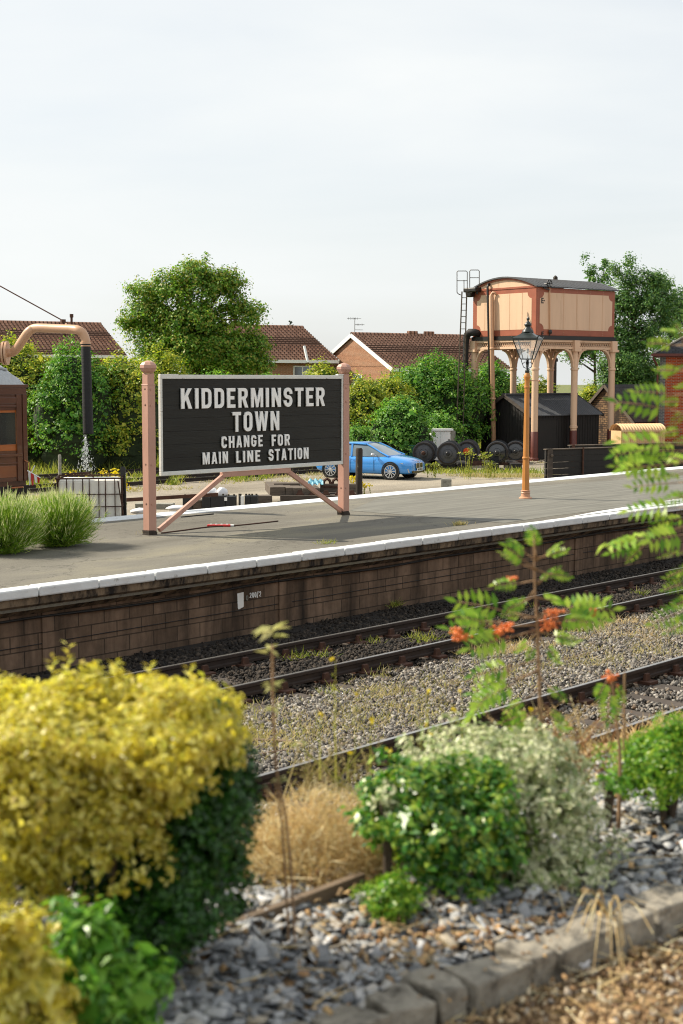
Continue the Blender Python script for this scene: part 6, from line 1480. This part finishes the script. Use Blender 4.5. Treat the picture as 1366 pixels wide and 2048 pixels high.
# upright shoots on top
def shoots(root, spots, mat, leaf, name='shoot'):
    R_ = Matrix.Rotation(-root.rotation_euler.z, 3, 'Z'); g = []
    for px, pyb, pyt, D in spots:
        b0 = R_ @ (PD(px, pyb, D)-root.location); b1 = R_ @ (PD(px, pyt, D)-root.location); n = int((b1-b0).length/.012)+4
        t = np.linspace(0, 1, n)[:, None]; p = np.array(b0)+(np.array(b1)-np.array(b0))*t; a_ = np.arange(n)*2.4; d = np.stack([np.cos(a_), np.sin(a_), np.full(n, .8)], 1)
        V, Fq = leaf_geo(p+unit(d)*leaf*.45, np.stack([-np.cos(a_)*.6, -np.sin(a_)*.6, np.ones(n)], 1), leaf*(1.1-.4*t[:, 0]), .45, tdir=d*4); mesh_np(name, V, Fq, M[mat], root)
shoots(root, [(135, 1350, 1292, 3.85), (105, 1350, 1318, 3.9), (230, 1350, 1325, 3.8), (380, 1360, 1335, 3.85), (300, 1352, 1330, 3.9)], 'euyel', .035)
# lower-left shrubs
r2, _, _ = nearshrub('golden_shrub', 40, 1835, 2120, 260, 3.15, [('euyel', [(0, 0, .5, .5, .5, .5), (-.2, 0, .6, .4, .4, .4), (.15, 0, .35, .4, .4, .35)], 'foliage', 1)], 'small yellow-leaved shrub in the bottom left corner', .034, 3600, cr=.03, shell=.7, inner=100, base=1.0)
r2, _, _ = nearshrub('fleshy_leaved_shrub', 205, 1800, 2110, 250, 3.3, [('sedum', [(-.05, 0, .50, .36, .45, .36), (-.25, .0, .74, .14, .2, .22), (.0, .0, .80, .12, .2, .16), (.25, 0, .45, .14, .2, .2), (.38, 0, .6, .10, .15, .14), (-.38, 0, .4, .14, .2, .3)], 'foliage', 1)], 'bright green fleshy-leaved shrub under the golden bush at the bottom', .038, 3400, cr=.05, shell=.4, aspect=.36, per=8, inner=60, base=1.0)
# straw bush
def strawbush(px, pyt, pyb, w, D, label):
    c0 = PD(px, pyb, D); W = w/F_PX*D; H = PD(px, pyt, D).z-c0.z; root = empty('dried_bush', c0, YAW-PI/2, label=label, cat='dried bush')
    n = 9000; d = unit(np.stack([RNG.normal(0, 1, n), RNG.normal(0, .9, n), RNG.normal(.35, .6, n)], 1)); d[:, 2] = np.abs(d[:, 2]); rr_ = RNG.uniform(.3, 1, (n, 1))**.6
    p = d*rr_*np.array([W*.5, W*.36, H]); V, Fq = blades_geo(p, d+RNG.normal(size=(n, 3))*.7, RNG.uniform(.03, .10, n), .0032, .8); mesh_np('dried_stems', V, Fq, M['straw'], root)
    n = 5200; d = unit(np.stack([RNG.normal(0, 1, n), RNG.normal(0, .9, n), np.abs(RNG.normal(.3, .6, n))], 1)); p = d*(RNG.uniform(.55, 1.03, (n, 1)))*np.array([W*.5, W*.36, H])
    V, Fq = leaf_geo(p, RNG.normal(size=(n, 3)), RNG.uniform(.006, .016, n), .8); mesh_np('seed_heads', V, Fq, M['straw'], root)
    n = 120; d = np.stack([RNG.normal(0, .9, n), RNG.normal(0, .6, n), np.abs(RNG.normal(.5, .3, n))], 1); V, Fq = blades_geo(np.zeros((n, 3)), d, RNG.uniform(.6, 1.0, n)*W*.55, .006, .7); mesh_np('stalks', V, Fq, M['drybrown'], root)
strawbush(635, 1580, 1805, 375, 4.75, 'rounded straw-coloured dried bush behind the timber edging board')
# variegated + glossy shrub
nearshrub('variegated_shrub', 1010, 1478, 1815, 430, 4.75, [('variegated', [(.05, 0, .62, .42, .4, .38), (.2, -.1, .35, .30, .35, .36), (-.2, .1, .75, .30, .3, .24), (.0, 0, .86, .3, .3, .16), (.12, -.25, .18, .28, .2, .2)], 'foliage', 1)], 'cream-edged variegated shrub behind the stone edging', .024, 14000, cr=.034, shell=.72, lump=.3, inner=240, per=9)
nearshrub('glossy_green_shrub', 885, 1520, 1800, 330, 4.5, [('vargreen', [(0, 0, .52, .44, .42, .42), (-.2, -.05, .6, .30, .35, .36), (.2, -.05, .45, .32, .35, .36), (.05, .0, .25, .34, .35, .25), (-.38, 0, .7, .12, .15, .14), (.3, 0, .86, .12, .15, .14)], 'foliage', 1)], 'glossy dark green shrub in front of the variegated one', .030, 10000, cr=.035, shell=.70, lump=.3, inner=200, per=9)
nearshrub('cream_spray', 775, 1540, 1750, 80, 4.4, [('variegated', [(0, 0, .5, .3, .4, .45)], 'foliage', 1)], 'narrow cream-leaved spray at the left side of the glossy shrub', .026, 320, cr=.03, shell=.3)
nearshrub('box_ball', 786, 1752, 1862, 132, 4.22, [('box', [(0, 0, .55, .46, .46, .45), (0, 0, .3, .3, .3, .3)], 'foliage', 1)], 'small round bright green box plant on the slate', .012, 5200, cr=.018, shell=.5, lump=.35, inner=60, per=8)
nearshrub('box_shrub', 1335, 1440, 1650, 240, 5.15, [('box', [(0, 0, .52, .46, .46, .42), (.1, 0, .7, .3, .3, .28), (-.15, 0, .4, .3, .35, .32)], 'foliage', 1)], 'large bright green box shrub at the right edge', .016, 15000, cr=.026, shell=.62, lump=.3, inner=160, per=9)
nearshrub('young_green_sprig', 1218, 1535, 1610, 90, 4.9, [('sedum', [(0, 0, .5, .45, .4, .45)], 'foliage', 1)], 'small pale green sprig left of the right-hand box shrub', .035, 90, cr=.03, shell=.3, per=6)
# young sapling with pale leaves and two stems
def sapling():
    root = empty('pale_sapling', P(588, 1925, 1.1), 0, label='thin two-stemmed sapling with a pale leaf tuft on the slate bed', cat='sapling')
    L_ = lambda px, py, D=4.05: PD(px, py, D)-root.location
    mb = MB(); mb.tube(smoothpath([L_(592, 1935), L_(583, 1760), L_(572, 1640), L_(553, 1540), L_(546, 1400), L_(545, 1290)]), [.004]*26, 6); mb.tube(smoothpath([L_(580, 1935), L_(572, 1780), L_(563, 1640), L_(549, 1560)]), [.0035]*16, 6); mb.build('stem', M['twig'], root, smooth=True)
    g = []
    for px, py, n, s in ((545, 1262, 12, .055), (545, 1372, 9, .035), (548, 1415, 9, .03), (538, 1300, 5, .04), (600, 1490, 7, .03), (560, 1560, 8, .03)):
        c = np.array(L_(px, py)); a_ = np.arange(n)*2.4; d = np.stack([np.cos(a_), np.sin(a_), RNG.uniform(-.4, .5, n)], 1)
        g.append(leaf_geo(c+unit(d)*s*.6, np.stack([0*a_, 0*a_, np.ones(n)], 1)+RNG.normal(size=(n, 3))*.3, s*RNG.uniform(.8, 1.3, n), .28, tdir=d*5))
    V, Fq = merge_geo(g); mesh_np('leaves', V, Fq, M['pale'], root)
sapling()
# rowan
def pinnate(base, d, upv, L, n=6, leafl=None):
    d = d.normalized(); side = d.cross(upv).normalized(); g = []; C_ = []; T = []; Nn = []; Sz = []
    ll = leafl or L*.31
    for i in range(n):
        f = .22+.7*i/(n-1); c = base+d*L*f+Vector((0, 0, -.10*L*f*f)); s = ll*(.8+.4*math.sin(PI*min(1, f+.1)))
        for sg in (-1, 1):
            t = (side*sg*.92+d*.42+Vector((0, 0, -.12))).normalized(); C_.append(c+t*s*.5); T.append(t*6); Nn.append(upv+Vector((random.gauss(0, .2), random.gauss(0, .2), random.gauss(0, .1)))); Sz.append(s)
    c = base+d*L*1.0+Vector((0, 0, -.1*L)); C_.append(c+d*ll*.4); T.append(d*6); Nn.append(upv); Sz.append(ll)
    return leaf_geo(np.array(C_), np.array(Nn), np.array(Sz), .36, tdir=np.array(T), fold=.1), (base, base+d*L*.5+Vector((0, 0, -.03*L)), base+d*L+Vector((0, 0, -.1*L)))
def rowan(label, trunk, D, leaves, berries, Lf=.19, base=None):
    """trunk: pixel path; leaves: (attach px,py, tip px,py)"""
    root = empty('rowan_sapling', PD(*trunk[0], D), 0, label=label, cat='rowan tree')
    L_ = lambda px, py, dd=0: PD(px, py, D+dd)-root.location
    tp = [L_(*p) for p in trunk]; tp = [tp[0]+Vector((0, 0, -.25))]+tp; n = len(tp)
    mb = MB(); sp = smoothpath(tp, 4); mb.tube(sp, [.0085*(1-.7*i/len(sp)) for i in range(len(sp))], 7)
    g = []
    for (x0, y0, x1, y1) in leaves:
        xb, yb = x0, y0; x0, y0 = x0+(x1-x0)*.34, y0+(y1-y0)*.34+4
        dd0 = random.uniform(-.12, .12); b0 = L_(x0, y0, dd0*.4); b1 = L_(x1, y1, dd0+random.uniform(-.06, .06)); d = (b1-b0)
        nrm = Vector((random.gauss(0, .35), random.gauss(0, .35), .8)) - FH*.95
        gg, rach = pinnate(b0, d, nrm.normalized(), d.length*.92); mb.tube([L_(xb, yb), b0], [.0035, .002], 5); g.append(gg); mb.tube(rach, [.002, .0016, .001], 4)
    V, Fq = merge_geo(g); mesh_np('leaves', V, Fq, M['rowan'], root)
    mb.build('stem', M['twig'], root, smooth=True)
    for (px, py, r, nn) in berries:
        mb = MB(); c = L_(px, py, -.03)
        for _ in range(nn): mb.ball(c+Vector((random.gauss(0, r*.5), random.gauss(0, r*.5), random.gauss(0, r*.35))), .0055*random.uniform(.8, 1.2), 6)
        mb.build('berry_cluster', M['berry'], root, smooth=True)
random.seed(3)
lv = []
for (x0, y0, x1, y1) in ((1072, 1120, 1062, 1048), (1072, 1115, 1135, 1095), (1072, 1120, 1020, 1075), (1072, 1140, 1000, 1100), (1073, 1140, 1142, 1150), (1072, 1160, 985, 1165), (1073, 1165, 1120, 1130), (1072, 1190, 1010, 1215), (1072, 1195, 1130, 1195),
    (1072, 1235, 905, 1190), (1072, 1250, 890, 1245), (1070, 1235, 1000, 1225), (1072, 1230, 1210, 1190), (1073, 1240, 1190, 1235), (1072, 1260, 930, 1290), (1072, 1262, 1160, 1275), (1074, 1265, 1030, 1300), (1075, 1270, 1120, 1320), (1000, 1240, 965, 1310), (1000, 1245, 905, 1225),
    (1075, 1320, 940, 1345), (1075, 1340, 950, 1400), (1076, 1350, 1130, 1395), (1076, 1380, 1010, 1420), (1078, 1420, 1020, 1450), (1078, 1420, 1140, 1450), (1078, 1450, 1090, 1500), (1020, 1340, 925, 1440), (1078, 1400, 1130, 1440)):
    lv.append((x0, y0, x1, y1))
lv += [(x0+random.uniform(-4, 4), y0+random.uniform(-12, 12), x1+random.uniform(-28, 28), y1+random.uniform(-24, 24)) for x0, y0, x1, y1 in lv if random.random() < .6]
rowan('young rowan sapling with orange berry clusters above the variegated shrub', [(1085, 1500), (1080, 1400), (1075, 1270), (1070, 1180), (1068, 1080)], 4.9, lv,
      [(918, 1270, .035, 55), (1000, 1262, .028, 35), (1020, 1255, .02, 18), (1100, 1250, .034, 50), (1108, 1225, .022, 20), (1188, 1225, .016, 12), (1030, 1155, .014, 10)])
lv2 = []
tr = [(1440, 1500), (1430, 1250), (1415, 1000), (1400, 800), (1380, 640)]
for (x0, y0, x1, y1) in ((1385, 690, 1290, 680), (1380, 660, 1325, 655), (1375, 700, 1350, 640), (1390, 720, 1330, 745), (1385, 740, 1310, 735), (1390, 790, 1265, 775), (1390, 800, 1320, 800), (1400, 830, 1225, 790), (1385, 800, 1340, 850), (1390, 850, 1320, 865), (1400, 890, 1225, 875), (1330, 890, 1222, 905),
    (1400, 900, 1290, 895), (1400, 920, 1240, 930), (1340, 930, 1225, 925), (1400, 940, 1300, 950), (1400, 930, 1330, 905), (1405, 960, 1260, 965), (1410, 980, 1320, 1000), (1410, 1010, 1250, 1015), (1410, 1030, 1310, 1040), (1380, 1050, 1205, 1085), (1330, 1060, 1215, 1100), (1410, 1060, 1290, 1075),
    (1400, 1090, 1320, 1110), (1415, 1120, 1330, 1150), (1415, 1150, 1325, 1175), (1420, 1200, 1300, 1240), (1420, 1210, 1330, 1260), (1420, 1180, 1340, 1210), (1400, 760, 1350, 770), (1400, 870, 1350, 880), (1400, 1000, 1345, 980), (1300, 1075, 1255, 1120), (1390, 700, 1420, 660), (1420, 900, 1470, 880), (1420, 1000, 1480, 1010), (1430, 1100, 1480, 1090)):
    lv2.append((x0, y0, x1, y1))
rowan('taller rowan sapling whose leafy branches hang in at the right edge', tr, 5.0, lv2, [])
c_ = [(1222, 1340, 1215, 1440), (1222, 1345, 1250, 1400), (1222, 1345, 1195, 1390), (1222, 1350, 1235, 1430)]
rowan('small rowan shoot with a brown berry cluster right of the main sapling', [(1240, 1520), (1232, 1430), (1222, 1345)], 5.0, c_, [(1222, 1357, .026, 30)])
# dry dock stems, flower stalks and a cane
def stems(name, spots, D, mat, label, w_=.004, cat='dry stems', leafn=6, bend=.1, flower=None):
    root = empty(name, PD(spots[0][0], spots[0][1], D), 0, label=label, cat=cat); b0 = []; dd = []; LL = []
    for px, pyb, pxt, pyt in spots:
        a_ = PD(px, pyb, D)-root.location; b_ = PD(pxt, pyt, D)-root.location; b0.append(a_); dd.append(b_-a_); LL.append((b_-a_).length)
    V, Fq = blades_geo(np.array(b0), np.array(dd), np.array(LL), w_, bend); g = [(V, Fq)]
    b0 = np.array(b0); dn = unit(np.array(dd)); k = RNG.integers(0, len(b0), len(b0)*leafn); f = RNG.uniform(.3, 1, len(k))[:, None]; p = b0[k]+dn[k]*np.array(LL)[k][:, None]*f
    g.append(leaf_geo(p, RNG.normal(size=(len(k), 3)), .014, .5)); V, Fq = merge_geo(g); mesh_np('stalks', V, Fq, M[mat], root)
    if flower: 
        k = np.repeat(np.arange(len(b0)), 5); p = b0[k]+dn[k]*np.array(LL)[k][:, None]+RNG.normal(0, .004, (len(k), 3)); V, Fq = leaf_geo(p, RNG.normal(size=(len(k), 3)), .016, 1); mesh_np('flowers', V, Fq, M[flower], root)
random.seed(5)
stems('dry_dock_stems', [(random.uniform(1080, 1260), 1570, random.uniform(1070, 1270), random.uniform(1390, 1500)) for _ in range(42)], 5.3, 'drybrown', 'reddish-brown dry stems between the variegated shrub and the box shrub', .006)
stems('dry_grass_stalks', [(random.uniform(980, 1250), 1520, random.uniform(960, 1260), random.uniform(1380, 1470)) for _ in range(60)], 5.6, 'straw', 'pale dry grass stalks behind the variegated shrub', .005)
stems('dry_grass_stalks', [(random.uniform(560, 760), 1600, random.uniform(560, 780), random.uniform(1460, 1560)) for _ in range(60)], 5.5, 'drygrass', 'thin green and straw stalks above the dried bush', .005)
for x, y in ((710, 1390), (740, 1440), (862, 1385), (925, 1382), (905, 1420), (1055, 1418), (640, 1430), (780, 1500), (845, 1450), (672, 1318), (870, 1470), (695, 1505)):
    stems('yellow_wildflower', [(x, 1560, x+random.uniform(-8, 8), y)], 5.2, 'weed', 'thin stalk with a small yellow flower standing against the ballast', .0045, flower='yellowflower', cat='wildflower')
for o in COL.objects:
    if o.name.startswith('yellow_wildflower'): o['group'] = 'yellow wildflowers on thin stalks'
wf = sorted([o for o in COL.objects if o.name.startswith('yellow_wildflower')], key=lambda o: o.location.x*rgt.x+o.location.y*rgt.y)
for o, q in zip(wf, ('first', 'second', 'third', 'fourth', 'fifth', 'sixth', 'seventh', 'eighth', 'ninth', 'tenth', 'eleventh', 'twelfth')):
    o['label'] = 'thin stalk with a small yellow flower, '+q+' from the left above the garden shrubs'
stems('pale_spike_plant', [(838, 1540, 829, 1370), (842, 1540, 842, 1440), (830, 1540, 822, 1470)], 4.9, 'pale', 'upright pale green spike rising behind the glossy shrub', .007, leafn=18, cat='plant')
mb = MB(); mb.tube([PD(1247, 1500, 5.1), PD(1249, 1345, 5.1)], .0045, 6); mb.build('garden_cane', M['twig'], label='thin upright cane right of the rowan sapling', cat='cane')
# straw bunch arching over the edging
c = PD(1215, 1840, 4.25); root = empty('dry_leaf_bunch', c, 0, label='arching bunch of long dry leaves lying over the stone edging', cat='dry leaves')
mb = MB(); random.seed(9)
for i in range(16):
    x1 = random.uniform(1130, 1330); y1 = random.uniform(1880, 1975)-abs(x1-1230)*.25; tip = PD(x1, y1, random.uniform(3.9, 4.2))-c; mid = tip*.5+Vector((0, 0, random.uniform(.04, .12)))
    pts = smoothpath([Vector((0, 0, 0)), mid, tip], 5); 
    for j in range(len(pts)-1): mb.beam(pts[j], pts[j+1]+(pts[j+1]-pts[j])*.1, .006*(1-j/14), .0015)
for i in range(3):
    tip = PD(1110-i*8, 1790+i*14, 4.4)-c; pts = smoothpath([Vector((0, 0, 0)), tip*.5+Vector((0, 0, .02)), tip], 4)
    for j in range(len(pts)-1): mb.beam(pts[j], pts[j+1], .004, .0015)
mb.build('leaves', M['straw'], root)
